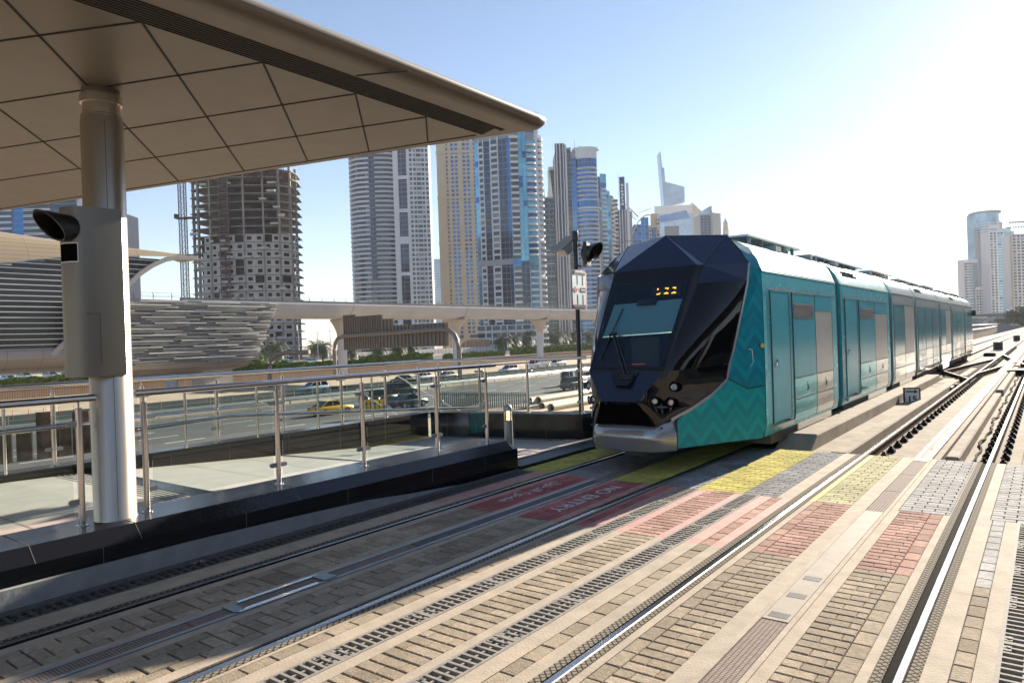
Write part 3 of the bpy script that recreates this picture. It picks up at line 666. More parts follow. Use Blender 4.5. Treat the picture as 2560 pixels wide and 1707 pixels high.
for s in (1,-1):
    lay(W-.07,.022,.015,.012,'iron','track_end',(0,s*(Hh-.062)))
    for xx in (-.10,.10): lay(.008,.085,.003,.012,'iron','track_line',(xx+.03,s*.17))
q=MB(); o=c+n3*.013+U*.005
q.extr([o+d3*(-.24),o+d3*(-.13)+U*.055,o+d3*(-.13)+U*.02,o+d3*(-.05)+U*.02,o+d3*(-.05)-U*.02,o+d3*(-.13)-U*.02,o+d3*(-.13)-U*.055],n3*.003); q.build('arrow','redp',sn)
lay(.105,.040,.025,.013,'iron','tram_pictogram',(.13,.0)); 
for i in range(5): lay(.014,.014,.003,.016,'whitep','pictogram_window',(.055+i*.036,-.003))
# ---------------- canopy ----------------
cn=thing('canopy','large pale brown panelled platform canopy with pointed corner, seen from below','canopy',(cxx,cyy,4.1))
zs=4.10
def cz(x,y): return zs
Ein=(-4.62,6.25)
# soffit polygon (world): right edge inner x=-4.45
soff=[(-4.42,-9),(-4.42,6.28),(-13.1,3.92),(-22,1.5),(-22,-9)]
q=MB(); 
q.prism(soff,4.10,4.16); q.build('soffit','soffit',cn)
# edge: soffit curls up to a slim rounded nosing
def edgerows(prof):
    rows=[[(-4.42+p[0],-9,4.10+p[2]) for p in prof],[(-4.42+p[0],6.20,4.10+p[2]) for p in prof]]
    for a_ in (20,45,70,90,102):
        aa=R(a_); rows.append([(-4.42+p[0]*math.cos(aa),6.28+p[0]*math.sin(aa)*.9,4.10+p[2]) for p in prof])
    rows.append([(-4.62,6.23+p[0]*.35,4.10+p[2]*.45) for p in prof])
    rows.append([(-13.1,3.92+p[0]*.35,4.10+p[2]*.45) for p in prof]); rows.append([(-22,1.5+p[0]*.35,4.10+p[2]*.45) for p in prof]); return rows
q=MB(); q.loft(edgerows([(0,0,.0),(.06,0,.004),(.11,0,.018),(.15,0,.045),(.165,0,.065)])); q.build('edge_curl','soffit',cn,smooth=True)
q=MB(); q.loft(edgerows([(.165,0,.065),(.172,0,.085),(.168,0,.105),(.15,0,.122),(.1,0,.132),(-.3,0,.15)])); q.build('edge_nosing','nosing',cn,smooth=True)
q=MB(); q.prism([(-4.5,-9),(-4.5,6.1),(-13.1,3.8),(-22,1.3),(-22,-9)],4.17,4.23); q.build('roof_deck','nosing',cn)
# panel joints
J=[((-22,.85),(-6.0,1.62)),((-22,.85),(-22,.86))]
fam1=[((-9.7,-.2),(-4.93,1.5)),((-9.9,.55),(-4.92,2.37)),((-10.5,1.45),(-4.92,3.32)),((-13.5,1.62),(-4.94,4.28)),((-16,1.95),(-4.95,5.19)),((-14.5,3.42),(-4.99,6.05))]
fam2=[((-4.91,2.37),(-8.52,5.08)),((-4.92,3.32),(-7.5,5.36)),((-4.94,4.28),(-6.55,5.63)),((-4.94,5.19),(-5.74,5.85)),((-4.0,.55),(-9.75,4.75)),((-6.2,1.28),(-12,4.1)),((-7.0,.6),(-13.4,3.7))]
q=MB()
fam1=[((-9.9,.55),(-4.92,2.37)),((-11.5,1.62),(-4.92,3.32)),((-13.0,1.95),(-4.94,4.28)),((-14.5,2.35),(-4.95,5.19))]
def jl(a,b,wd=.017): q.bar((a[0],a[1],4.098),(b[0],b[1],4.098),wd,.006)
def lerp(a,b,t): return (a[0]+(b[0]-a[0])*t,a[1]+(b[1]-a[1])*t)
jl((-5.95,1.86),(-4.91,2.37)); jl((-5.95,1.86),(-6.9,1.4))
jl((-7.42,2.3),(-4.92,3.32)); jl((-9.04,2.79),(-4.94,4.28)); jl((-7.42,2.3),(-9.5,1.45)); jl((-9.04,2.79),(-10.7,2.2)); jl((-10.69,3.29),(-4.95,5.19)); jl((-10.69,3.29),(-12,2.86))
jl((-14.2,3.52),(-12.82,3.93-.0)) ; jl((-12.82,3.93),(-9.61,4.86)) if False else None
EJ=[(-14,3.55),(-12.82,3.90),(-9.61,4.90),(-7.5,5.42),(-6.6,5.66),(-5.76,5.86),(-5.0,6.05)]
EJ=[(-14,3.58),(-4.98,6.02)]
for a,b in zip(EJ,EJ[1:]): jl(a,b)
def ey(x): return 3.58+(x+14)*(6.02-3.58)/(14-4.98)
for (a,b) in [((-4.91,2.37),(-8.52,5.49)),((-4.92,3.32),(-7.5,5.72)),((-4.94,4.28),(-6.55,5.88)),((-4.94,5.19),(-5.74,6.05)),((-4.0,.68),(-9.61,5.18)),((-6.1,1.2),(-10.6,4.65)),((-8.0,.9),(-13.2,4.2))]:
    # clip at the edge joint line
    for k in range(200):
        tt=1-k/200; p=lerp(a,b,tt)
        if p[1]<=ey(p[0]): break
    jl(a,p)
q.build('panel_joint','soffit_dark',cn)
q=MB(); lou=MB()
for i in range(9): 
    x=-4.92+.035*i; q.box(x,x+.011,-9,6.05-.012*i+(.12 if i>6 else 0),4.094,4.0995)
q.build('louvre_slot','soffit_dark',cn)
q=MB(); q.box(-4.935,-4.60,-9,6.0,4.088,4.094) if False else None
q.bar((-4.6,4.0,4.098),(-4.19,4.22,4.098),.012,.006); q.bar((-4.6,1.2,4.098),(-4.19,1.4,4.098),.012,.006); q.build('edge_joint','soffit_dark',cn)

# ---------------- platform and canopy on the other side (outside the frame, seen in reflections) ----------------
q=MB(); q.box(3.6,12,-20,42,-.2,.32); struct(q.build('opposite_platform','floor'))
t=thing('opposite_canopy','matching pale brown canopy over the opposite platform','canopy',(7,10,.32))
q=MB(); q.prism([(4.2,-16),(12.5,-14),(12.5,38),(4.2,43)],4.10,4.25); q.build('soffit','soffit',t)
for y in (-8,2,12,22,32): q=MB(); q.lathe((6.6,y,.32),[(.166,0),(.166,3.8)],20); q.build('column','steel',t,smooth=True)
q=MB(); 
for y in range(-18,42,4): q.box(9.6,9.7,y,y+3.4,.4,2.7)
q.build('screen','darkglass_d',t)
# ---------------- tram ----------------
def chevron(name,cs,rough=.22,metal=.35,kz=.34,amp=1.35,per=.34,cut=None):
    m=mat(name,cs[0],.3,.1,spec=.35); n=m.node_tree; L=n.links; b=n.nodes['Principled BSDF']
    tc=n.nodes.new('ShaderNodeTexCoord'); sp=n.nodes.new('ShaderNodeSeparateXYZ'); L.new(tc.outputs['Object'],sp.inputs[0])
    def mth(op,a,bb=None):
        x=n.nodes.new('ShaderNodeMath'); x.operation=op
        for i,q in enumerate((a,bb)):
            if q is None: continue
            if isinstance(q,(int,float)): x.inputs[i].default_value=q
            else: L.new(q,x.inputs[i])
        return x.outputs[0]
    y=mth('SUBTRACT',sp.outputs[1],mth('MULTIPLY',sp.outputs[0],0.6))
    tri=mth('MULTIPLY',mth('PINGPONG',y,per/2),amp)
    v=mth('FRACT',mth('DIVIDE',mth('ADD',mth('ADD',sp.outputs[2],tri),8),kz))
    cr_=n.nodes.new('ShaderNodeValToRGB'); cr_.color_ramp.interpolation='CONSTANT'; e=cr_.color_ramp.elements
    e[0].position=0; e[0].color=(*cs[0],1); e[1].position=.28; e[1].color=(*cs[1],1)
    x=e.new(.55); x.color=(*cs[2],1); x=e.new(.8); x.color=(*cs[3],1)
    L.new(v,cr_.inputs[0]); L.new(cr_.outputs[0],b.inputs['Base Color']); return m
M['chev']=chevron('teal_chevron',[(.0,.185,.27),(.0,.265,.36),(.0,.205,.295),(.0,.235,.325)],kz=.44,amp=1.7,per=.29)
M['chevg']=chevron('green_chevron',[(.0,.25,.30),(.0,.34,.37),(.0,.28,.32),(.0,.31,.345)],kz=.42,amp=1.6,per=.29)
M['navy']=mat('navy_gloss',(.016,.026,.062),.2,.25,coat=.15,spec=.5)
M['blackgl']=mat('black_gloss',(.003,.003,.004),.05,0,coat=0,spec=.5)
M['silver']=mat('silver_paint',(.36,.37,.39),.24,.55,coat=.3)
M['tealsilver']=mat('teal_silver',(.04,.42,.52),.26,.35,.06,3,rvar=.05,spec=.3)
M['roofsilver']=mat('roof_silver',(.12,.31,.34),.34,.55,.1,2,rvar=.06)
M['tealdoor']=mat('teal_door',(.004,.27,.365),.24,.1,.10,2.5,rvar=.06,spec=.22)
M['greywin']=mat('grey_window',(.33,.34,.33),.28,.15,.06,4,spec=.25)  # one even light grey for the second side window
M['lowteal']=mat('lower_teal',(.05,.40,.47),.13,.7,.15,2.5,.35,2.2,stretch=(1,1,3))
M['lowsilver']=mat('lower_silver',(.46,.47,.46),.13,.8,.1,2.5,.35,2.2,stretch=(1,1,3))
M['sidesilver']=mat('side_silver',(.50,.55,.54),.22,.7,.1,2,.2,2)
M['tealedge']=mat('teal_edge',(0,.20,.27),.3,.1,spec=.25)
M['winglass']=mat('tram_window',(.03,.20,.235),.14,.0,.3,1.5,spec=.3)
M['winbrown']=mat('reflecting_window',(.20,.16,.13),.08,.6,.35,4,coat=.3)
M['winscreen']=mixglass('windscreen',(.60,.76,.80),refl=(.75,.85,1),fac=.13)
M['blind']=mat('roller_blind',(.27,.44,.45),.8)
M['cabdark']=mat('cab_dark',(.006,.012,.022),.8)
M['bellows']=mat('bellows',(.10,.10,.095),.7,.1)
M['chrome']=mat('chrome',(.8,.8,.8),.08,1)
M['lens']=mat('lamp_lens',(.5,.5,.48),.1,.5,coat=1)
TX=-4.6
tram=thing('tram','long turquoise articulated tram with faceted black nose and chevron pattern, standing on the shaded track','tram',(TX,8.5,0))
def pt(u,y,z): return (TX+u,y,z)
def both(mb,pts,flip=True):
    a_,b_=(mb.a,mb.b) if isinstance(mb,Pair) else (mb,mb)
    a_.poly([pt(u,y,z) for u,y,z in pts]); b_.poly([pt(-u,y,z) for u,y,z in pts][::-1])
AP=(0,10.0,3.33); RR=(.82,10.34,3.28); C1=(.66,9.56,2.80); C2=(.735,9.65,2.795); S0=(1.24,10.05,2.80); S1=(1.225,10.0,2.55)
BT=(.70,9.47,2.53); W0=(.57,8.57,1.34); HL=(.27,8.36,.95); GB=(.43,8.49,.62)
# crown
q=MB(); q.poly([pt(*AP),pt(-C1[0],C1[1],C1[2]),pt(*C1)]); q.build('crown_front','navy',tram)
q=MB(); both(q,[AP,C1,C2,RR]); 
both(q,[AP,RR,(.82,10.5,3.27),(0,10.5,3.32)]); q.build('crown','navy',tram)
q=Pair(); both(q,[RR,C2,S0]); both(q,[C2,BT,S1,S0]); q.build('crown_side','navy',tram)
q=MB(); 
for s in (1,-1): q.bar(pt(s*RR[0],RR[1],RR[2]+.004),pt(s*C2[0],C2[1]-.004,C2[2]+.004),.008,.008)
q.bar(pt(-.72,9.60,2.788),pt(.72,9.60,2.788),.008,.016); q.build('crown_joint','black',tram)
# windscreen zone: frame plus inset glass
def wl(u,t): # point on the windscreen plane, t 0 bottom ..1 top
    return Vector(pt(u,8.57+(9.56-8.57)*t,1.34+(2.80-1.34)*t))
def wedge(u0,t0,u1,t1,u2,t2,u3,t3): return [wl(u0,t0),wl(u1,t1),wl(u2,t2),wl(u3,t3)]
nrm=(wl(1,0)-wl(0,0)).cross(wl(0,1)-wl(0,0)).normalized()
if nrm.y>0: nrm=-nrm
e=lambda t:.57+(.66-.57)*t
fr=MB()
o=[wl(-e(0),0),wl(e(0),0),wl(e(1),1),wl(-e(1),1)]
i_=[wl(-e(.1)+.035,.045),wl(e(.1)-.05,.045),wl(e(.85)-.05,.86),wl(-e(.85)+.035,.86)]
for k in range(4): fr.poly([o[k],o[(k+1)%4],i_[(k+1)%4],i_[k]])
fr.build('windscreen_frame','blackgl',tram)
q=MB(); q.poly([p+nrm*.002 for p in i_]); ws=q.build('windscreen','winscreen',tram)
cab=MB(); 
bk=[p-nrm*.75 for p in i_]
for k in range(4): cab.poly([i_[k]-nrm*.004,i_[(k+1)%4]-nrm*.004,bk[(k+1)%4],bk[k]])
cab.poly(bk[::-1]); cab.build('cab_interior','cabdark',tram)
q=MB(); q.poly([wl(-.55,.345)-nrm*.05,wl(.51,.37)-nrm*.05,wl(.54,.69)-nrm*.05,wl(-.52,.67)-nrm*.05]); q.build('roller_blind','blind',tram)
q=MB(); q.bar(wl(-.55,.345)-nrm*.045,wl(.51,.37)-nrm*.045,.012,.015); q.build('blind_bar','chrome',tram)
q=MB(); q.obox(wl(.02,.665)-nrm*.02,Vector((.15,0,0)),(wl(0,.05)-wl(0,0))*.55,nrm*.02); q.build('mirror_box','cabdark',tram,bevel=.01)
q=MB(); q.obox(wl(0,.03)-nrm*.3,Vector((.5,0,0)),nrm*.2,Vector((0,0,.04))); q.build('dashboard','black',tram)
q=MB(); q.obox(wl(-.05,.30)-nrm*.55,Vector((.22,0,0)),nrm*.05,Vector((0,0,.3))); q.build('driver_seat','black',tram)
q=MB(); q.obox(wl(.16,.075)-nrm*.02,Vector((.10,0,0)),nrm*.002,Vector((0,0,.002))); q.build('red_display','ledred',tram)
# destination display fragments
q=MB(); U_=(wl(0,1)-wl(0,0)).normalized()
def ledbox(u,t,w,h): q.obox(wl(u,t)-nrm*.012,Vector((w,0,0)),nrm*.002,U_*h)
for cx_ in (.17,.285,.40):
    k=(cx_-.17)/.115
    if k<.5: ledbox(cx_-.022,.785,.008,.012); ledbox(cx_+.0,.735,.022,.007); ledbox(cx_+.026,.742,.006,.006)
    else: ledbox(cx_-.012,.79,.016,.005); ledbox(cx_+.014,.786,.010,.012); ledbox(cx_+.01,.737,.034,.006); ledbox(cx_+.012,.745,.010,.006)
q.build('led_sign','led',tram)
q=MB(); q.obox(wl(.28,.765)-nrm*.02,Vector((.22,0,0)),nrm*.004,U_*.09); q.build('led_panel','cabdark',tram)
# side strip between windscreen and side window, then side black glass
q=Pair(); S3=(1.08,9.71,1.55); S4=(1.05,9.64,1.39); 
both(q,[(e(1),9.56,2.80),W0,BT and (.70,9.47,2.53)]) ; both(q,[C1,(.70,9.47,2.53),C2]); 
q.build('windscreen_pillar','blackgl',tram)
def plen(pl,t):
    P_=[Vector(p) for p in pl]; L_=[(b-a).length for a,b in zip(P_,P_[1:])]; d=t*sum(L_)
    for a,b,l in zip(P_,P_[1:],L_):
        if d<=l+1e-6: return a.lerp(b,min(1,d/l))
        d-=l
    return P_[-1]
def skin(q,left,right,nt,nu,bulge,dirv,bx=1.0):
    for s_ in (1,-1):
        rows=[]
        for i in range(nt+1):
            t_=i/nt; a=plen(left,t_); b=plen(right,t_); row=[]
            for j in range(nu+1):
                u_=j/nu; p=a.lerp(b,u_)+Vector(dirv)*bulge*math.sin(math.pi*u_**bx)*math.sin(math.pi*(.12+.76*t_)); row.append(pt(s_*p.x,p.y,p.z))
            rows.append(row)
        q.S(s_).loft(rows if s_>0 else rows[::-1])
q=Pair(); skin(q,[BT,W0],[S1,S3,S4],10,10,.075,(.75,-.65,0),.8); q.build('side_window','blackgl',tram,smooth=True)
q=MB()
for s in (1,-1):
    q.bar(pt(s*.57,8.566,1.34),pt(s*1.052,9.635,1.39),.006,.012); q.bar(pt(s*BT[0],BT[1]-.004,BT[2]),pt(s*S1[0],S1[1],S1[2]),.006,.012)
q.bar(pt(-.57,8.566,1.34),pt(.57,8.566,1.34),.006,.014); q.build('panel_joint','black',tram)
# hood panel and grille
q=MB(); q.poly([pt(-.57,8.57,1.335),pt(-.27,8.36,.95),pt(.27,8.36,.95),pt(.57,8.57,1.335)]); q.build('front_hood','navy',tram)
q=MB(); q.poly([pt(-.27,8.36,.95),pt(-.28,8.40,.90),pt(.28,8.40,.90),pt(.27,8.36,.95)]); q.build('grille_lip','blackgl',tram)
q=MB(); q.poly([pt(-.28,8.42,.90),pt(-.43,8.53,.615),pt(.43,8.53,.615),pt(.28,8.42,.90)]); both(q,[(.28,8.42,.90),(.43,8.53,.615),(.45,8.49,.62),(.28,8.36,.94)]); q.build('grille','void',tram)
# head lamp panels
S5=(1.03,9.59,1.18); S6=(.90,9.31,.98); S6b=(.76,9.0,.83); S7=(.595,8.665,.70)
q=Pair(); skin(q,[W0,HL,(.30,8.38,.90),GB],[S4,S5,S6,S6b,S7],12,12,.085,(.7,-.7,0),.75)
q.build('lamp_panel','blackgl',tram,smooth=True)
LP=[(.655,8.70,1.13),(.47,8.50,.955),(.62,8.66,.93)]
def lampat(u,y,z,nx,ny,nz,r,nm):
    for s in (1,-1):
        nn=Vector((s*nx,ny,nz)).normalized(); c=Vector(pt(s*u,y,z)); a=nn.cross(Vector((0,0,1))).normalized(); b_=nn.cross(a)
        # elongated recess
        P=[c+a*(math.cos(k*math.pi/12)*r*1.35)+a*(-s*r*.3)*1+b_*(math.sin(k*math.pi/12)*r*1.1)+nn*.010 for k in range(24)]
        q=MB(); q.poly(P); q.poly(P[::-1]); hl=q.build('headlight',M['void'],tram)
        q=MB(); R1=[c+a*(s*r*.25)+(a*math.cos(k*math.pi/10)+b_*math.sin(k*math.pi/10))*r*.72+nn*.014 for k in range(20)]; R2=[c+(p-c-a*(s*r*.25)-nn*.014)*.6+a*(s*r*.25)+nn*.030 for p in R1]; q.loft([R1,R2],close=True); q.poly(R2); q.poly(R1[::-1]); q.build('lens','lens',hl)
lampat(*LP[0],.62,-.78,.0,.060,'a'); lampat(*LP[1],.5,-.86,-.05,.054,'b'); lampat(*LP[2],.6,-.8,-.1,.057,'c')
# silver line along the black nose
q=Pair()
ln=[S0,S1,S3,S4,S5,S6,S6b,S7]
for a,b in zip(ln,ln[1:]):
    for s in (1,-1): q.S(s).bar(pt(s*a[0],a[1],a[2]),pt(s*b[0],b[1],b[2]),.030 if a[2]>1.0 else .042,.030 if a[2]>1.0 else .046)
q.build('silver_trim','silver',tram,smooth=False,bevel=.006)
# bumper: swept profile
path=[(-.595,8.665),(-.50,8.52),(-.25,8.445),(0,8.425),(.25,8.445),(.50,8.52),(.64,8.745)]
path=[(-.64,8.745),(-.52,8.55),(-.44,8.475),(-.25,8.43),(0,8.415),(.25,8.43),(.44,8.475),(.52,8.55),(.64,8.745)]
rows=[]
for (u,y) in path:
    cn_=Vector((u*.55,y-9.3)).normalized(); f=lambda o,z:(TX+u+cn_[0]*o,y+cn_[1]*o,z)
    ztop=.69 if abs(u)>.6 else (.655 if abs(u)>.5 else .62)
    rows.append([f(-.06,.27),f(-.01,.285),f(.0,.30),f(.005,.43),f(.012,.445),f(.0,.50),f(-.015,.56),f(-.06,ztop-.01),f(-.12,ztop+.005)])
q=MB(); q.loft(rows); q.build('bumper','silver',tram,smooth=True)
q=MB()
for s in (1,-1): q.bar(pt(s*.645,8.75,.29),pt(s*.645,8.75,.68),.01,.01); c=Vector(pt(s*.53,8.525,.60)); q.obox(c,(.012,0,0),(0,.012,0),(0,0,.012))
q.build('bumper_joint','black',tram)
q=MB(); q.box(TX-.15,TX+.12,8.75,9.0,.17,.27); q.build('coupler_cover','iron',tram)
# teal front side flanks
q=Pair(); q2=Pair()
B0=(.645,8.75,.68); B1=(.635,8.74,.31); Q1=(1.325,10.27,.45); Q0=(1.29,10.2,.30); Q2=(1.325,10.3,2.69); mid=(1.325,10.27,1.05); M1=(1.30,10.22,.34)
split=(1.19,9.95,1.02)
both(q2,[B0,B1,Q0,Q1,mid,split]); both(q2,[B0,split,S5,S6,S6b]); 
both(q,[S5,split,mid,Q2,(1.30,10.22,2.73),S0,S1,S3,S4])
q.build('front_flank','chev',tram); q2.build('lower_flank','chevg',tram)
q=MB()
for s in (1,-1): q.bar(pt(s*1.335,10.275,1.05),pt(s*1.197,9.95,1.02),.008,.010); q.bar(pt(s*1.197,9.95,1.02),pt(s*1.045,9.59,1.19),.008,.010)
q.build('flank_joint','black',tram)
q=Pair()
for s in (1,-1): q.S(s).tube([pt(s*1.23,9.93,1.58),pt(s*1.262,9.97,1.58),pt(s*1.275,9.98,1.40),pt(s*1.245,9.92,1.33)],.006,6)
q.build('handle','chrome',tram)
for s in (1,-1): q=MB(); c=pt(s*1.335,10.2,1.62); q.lathe((c[0],c[1],c[2]-.03),[(0,0),(.022,.006),(.03,.03),(.022,.054),(0,.06)],14); q.build('indicator_lamp','amber',tram,smooth=True)
# teal collar (roof curve behind the crown)
RP=[(1.325,2.70),(1.30,2.76),(1.25,2.89),(1.15,3.05),(.95,3.17),(.82,3.22),(.4,3.27),(0,3.28)]
def rp(y,k=1,dz=0): return [pt(u*k,y,z+dz) for u,z in RP]+[pt(-u*k,y,z+dz) for u,z in RP[-2::-1]]
q=Pair()
for s in (1,-1):
    fr_=[RR,(1.055,10.19,3.035),S0,(1.262,10.06,2.71)]; bk_=[(.82,10.36,3.225),(1.15,10.33,3.055),(1.262,10.33,2.88),(1.308,10.33,2.73)]
    r1_=[pt(s*a_,b_,c_) for a_,b_,c_ in fr_]; r2_=[pt(s*a_,b_,c_) for a_,b_,c_ in bk_]; q.S(s).loft([r1_,r2_] if s>0 else [r2_,r1_])
q.build('roof_collar','tealedge',tram,smooth=True)
q=MB(); q.loft([rp(10.33),rp(10.42)]); q.build('roof_lip','tealedge',tram,smooth=True)
# body sections
SP=[(1.20,.26),(1.29,.30),(1.325,.48),(1.33,1.1),(1.33,1.9),(1.326,2.3),(1.318,2.69)]
def side(mb,ya,yb,za,zb,off=.0,s=None):
    Z=sorted(set([za,zb]+[z for _,z in SP if za<z<zb])); 
    def u(z):
        for (u0,z0),(u1,z1) in zip(SP,SP[1:]):
            if z0<=z<=z1: return u0+(u1-u0)*(z-z0)/(z1-z0)
        return SP[-1][0]
    for s_ in ((1,-1) if s is None else (s,)):
        mm=mb.S(s_) if isinstance(mb,Pair) else mb
        r1=[pt(s_*(u(z)+off),ya,z) for z in Z]; r2=[pt(s_*(u(z)+off),yb,z) for z in Z]
        mm.loft([r1,r2] if s_>0 else [r2,r1])
        # rim faces
        for r,sg in ((r1,-1),(r2,1)):
            rr_=[(x-s_*off*.98,y,z) for x,y,z in r]; mm.loft([r,rr_])
secs=[(10.32,14.72,'cab'),(15.05,20.45,'door2'),(20.75,24.75,'win'),(25.05,30.7,'door'),(31.0,34.8,'win'),(35.1,40.6,'door'),(40.9,45.5,'end')]
for si,(ya,yb,kind) in enumerate(secs):
    sec=MB(); rows=[]
    full=[(u,z) for u,z in SP]+[(1.30,2.72)]
    P=lambda y:[pt(u,y,z) for u,z in full]+[pt(-u,y,z) for u,z in full[::-1]]
    sec.loft([P(ya),P(yb)],close=True); sec.poly(P(yb)[::-1]); sec.poly(P(ya))
    sn_=sec.build('car_body','tealsilver' if si<2 else 'sidesilver',tram)
    q=MB(); rows=[rp(y) for y in (ya+(0.08 if si==0 else 0),yb)]; q.loft(rows)
    for r in rows[1:]: q.poly(r)
    q.poly(rows[0][::-1]); q.build('roof','roofsilver' if si<2 else 'sidesilver',sn_,smooth=True)
    q=MB(); side(q,ya+.1,yb,2.70,2.722,.004); 
    for f_ in ((.34,.66) if yb-ya>4.5 else (.5,)):
        yy=ya+(yb-ya)*f_; r1=[(x,y,z+.003) for x,y,z in rp(yy,1.003)]; r2=[(x,y+.008,z) for x,y,z in r1]; q.loft([r1,r2])
    q.build('roof_gutter','black',sn_)
    q=Pair(); side(q,ya+.25,yb-.05,2.44,2.468,.02); q.build('cant_rail','silver',sn_)
    # teal edges at both ends
    if si>0:
        q=MB(); side(q,ya,ya+.18,.30,2.69,.012); q.loft([[(x,y,z+.012) for x,y,z in rp(ya,1.006)],[(x,y,z+.012) for x,y,z in rp(ya+.2,1.006)]]); q.build('edge_fin','tealedge',sn_,smooth=True)
    L0=[];  # layout: list of (kind,y0,y1)
    if kind in('cab','door2'):
        o=ya+(.28 if kind=='cab' else .35); wd=(yb-o)
        d1=o+.05; d2=o+.95 if kind=='cab' else o+1.15
        q=Pair(); side(q,d1,d2,.47,2.42,.010); dr=q.build('door','tealdoor',sn_)
        q=Pair(); side(q,d1-.02,d1,.45,2.43,.013); side(q,d2,d2+.02,.45,2.43,.013); q.build('door_seal','black',dr)
        q=Pair(); 
        for s in (1,-1): c=pt(s*1.345,d1+.16,1.35); q.S(s).lathe((c[0],c[1],c[2]-.06),[(.0,0),(.02,.01),(.026,.06),(.02,.11),(0,.12)],10)
        q.build('door_handle','chrome',dr)
        q=Pair(); side(q,d1-.05,d2+.05,.36,.42,.05); q.build('door_sill','silver',sn_)
        w1=d2+.22; w3=yb-.42; w2=(w1+w3)/2+.08
        q=Pair(); side(q,w1,w2-.012,1.06,2.42,.010); a=q.build('window_panel','tealdoor',sn_)
        q=Pair(); side(q,w2+.012,w3,1.06,2.42,.010); b2=q.build('window_panel','greywin' ,sn_)
        q=Pair(); side(q,w2+.012,w3,2.15,2.425,.013); q.build('panel_top','tealdoor',b2)
        q=Pair(); side(q,w1+.08,w2-.12,2.02,2.26,.014); v=q.build('vent_window','silver',a)
        q=Pair(); side(q,w1+.10,w2-.14,2.04,2.24,.018); q.build('pane','winbrown',v)
        for za,zb in ((.36,.70),(.72,1.04)):
            q=Pair(); side(q,w1,w2-.012,za,zb,.010); p1=q.build('lower_panel','lowteal',sn_)
            q=Pair(); side(q,w2+.012,w3,za,zb,.010); p2=q.build('lower_panel','lowsilver',sn_)
        for yy,pp in (((w1+w2)/2+.1,p1),((w2+w3)/2+.05,p2)):
            q=Pair(); side(q,yy-.05,yy+.05,.80,.96,.016); hh=q.build('latch_plate','lowteal' if pp is p1 else 'lowsilver',pp)
            q=Pair(); side(q,yy-.012,yy+.02,.82,.90,.022); q.build('latch','black',hh)
        q=Pair(); side(q,w1,w3,.700,.718,.013); side(q,w1,w3,1.042,1.058,.013); side(q,w2-.012,w2+.012,.34,2.42,.012); side(q,w1-.02,w1,.34,2.43,.012); side(q,w3,w3+.012,.34,2.42,.012); q.build('panel_joint','black',sn_)
    else:
        n_=3 if kind!='win' else 2
        o=ya+.32; e_=yb-.18; st=(e_-o)/n_
        for i in range(n_):
            a_,b_=o+i*st+.05,o+(i+1)*st-.05
            isdoor=(kind=='door' and i in(0,2))
            if isdoor:
                m_=(a_+b_)/2
                for (p_,r_) in ((a_,m_-.015),(m_+.015,b_)):
                    q=Pair(); side(q,p_,r_,.40,2.42,.010); d_=q.build('door_leaf','winglass' if (i+si)%2 else 'winglass',sn_)
                q=Pair(); side(q,a_-.05,b_+.05,.36,.40,.05); q.build('door_sill','silver',sn_)
            else:
                q=Pair(); side(q,a_,b_,1.06,2.42,.010); q.build('window',('greywin' if (i==1 and kind=='win') else 'winglass') if kind!='end' else 'winglass',sn_)
                q=Pair(); side(q,a_,b_,.72,1.04,.008); side(q,a_,b_,.36,.69,.008); q.build('lower_panel','lowsilver',sn_)
        q=Pair(); side(q,o,e_,.695,.715,.012); side(q,o,e_,1.045,1.058,.012); q.build('panel_joint','black',sn_)
    # skirt / bogie box below
    q=MB(); q.box(TX-1.22,TX+1.22,ya+.5,yb-.3,.12,.27); q.build('underframe','iron',sn_)
    if kind!='door':
        q=MB(); q.box(TX+1.10,TX+1.265,yb-2.6,yb-.35,.10,.30); q.build('skirt_box','lowsilver',sn_,bevel=.01)
    # bellows
    if si<len(secs)-1:
        yn=secs[si+1][0]; q=MB(); rows=[]
        n2=6
        for k in range(n2+1):
            kk=.955 if k%2 else .975; y=yb-.02+(yn-yb+.04)*k/n2
            rows.append([pt(u*kk,y,max(.28,z*.995)) for u,z in SP]+[pt(u*kk,y,z-.03) for u,z in RP[1:]]+[pt(-u*kk,y,z-.03) for u,z in RP[-2:0:-1]]+[pt(-u*kk,y,max(.28,z*.995)) for u,z in SP[::-1]])
        q.loft(rows); q.build('bellows','bellows' if si==0 else 'black',tram)
    # roof kit
    k0=ya+(.9 if si==0 else .3)
    q=MB(); rows=[]
    zt=3.41 if si%2==0 else 3.38
    q.box(TX-.62,TX+.62,k0+.2,yb-.55,3.20,zt-.06); rk=q.build('roof_equipment','alu',sn_)
    q=MB(); q.box(TX-.84,TX+.84,k0,yb-.5,zt-.06,zt-.03); q.build('roof_deck','whitep',rk)
    q=MB(); y=k0+.2
    while y<yb-.7:
        for s in (1,-1): q.box(TX+s*.78-.025,TX+s*.78+.025,y,y+.05,3.16,zt-.06)
        y+=.6
    for yy,w_,h_ in ((yb-.45,.16,.07),(k0+.9,.3,.05)): q.box(TX+.45,TX+1.0,yy,yy+w_,3.15,3.2+h_)
    q.build('bracket','alu',rk)
    if si in (1,3,5):
        q=MB()
        for r_,uu in ((0,(1.19,3.0)),(1,(1.225,2.93)),(2,(1.0,3.15)) ):
            for k in range(8):
                y=ya+.75+k*.17
                for s in (1,-1): c=pt(s*(uu[0]+.012),y,uu[1]); q.obox(c,Vector((.012,0,-.02*s*0)),Vector((0,.055,0)),Vector((0,0,.02)))
        q.build('vent_slot','black',sn_)
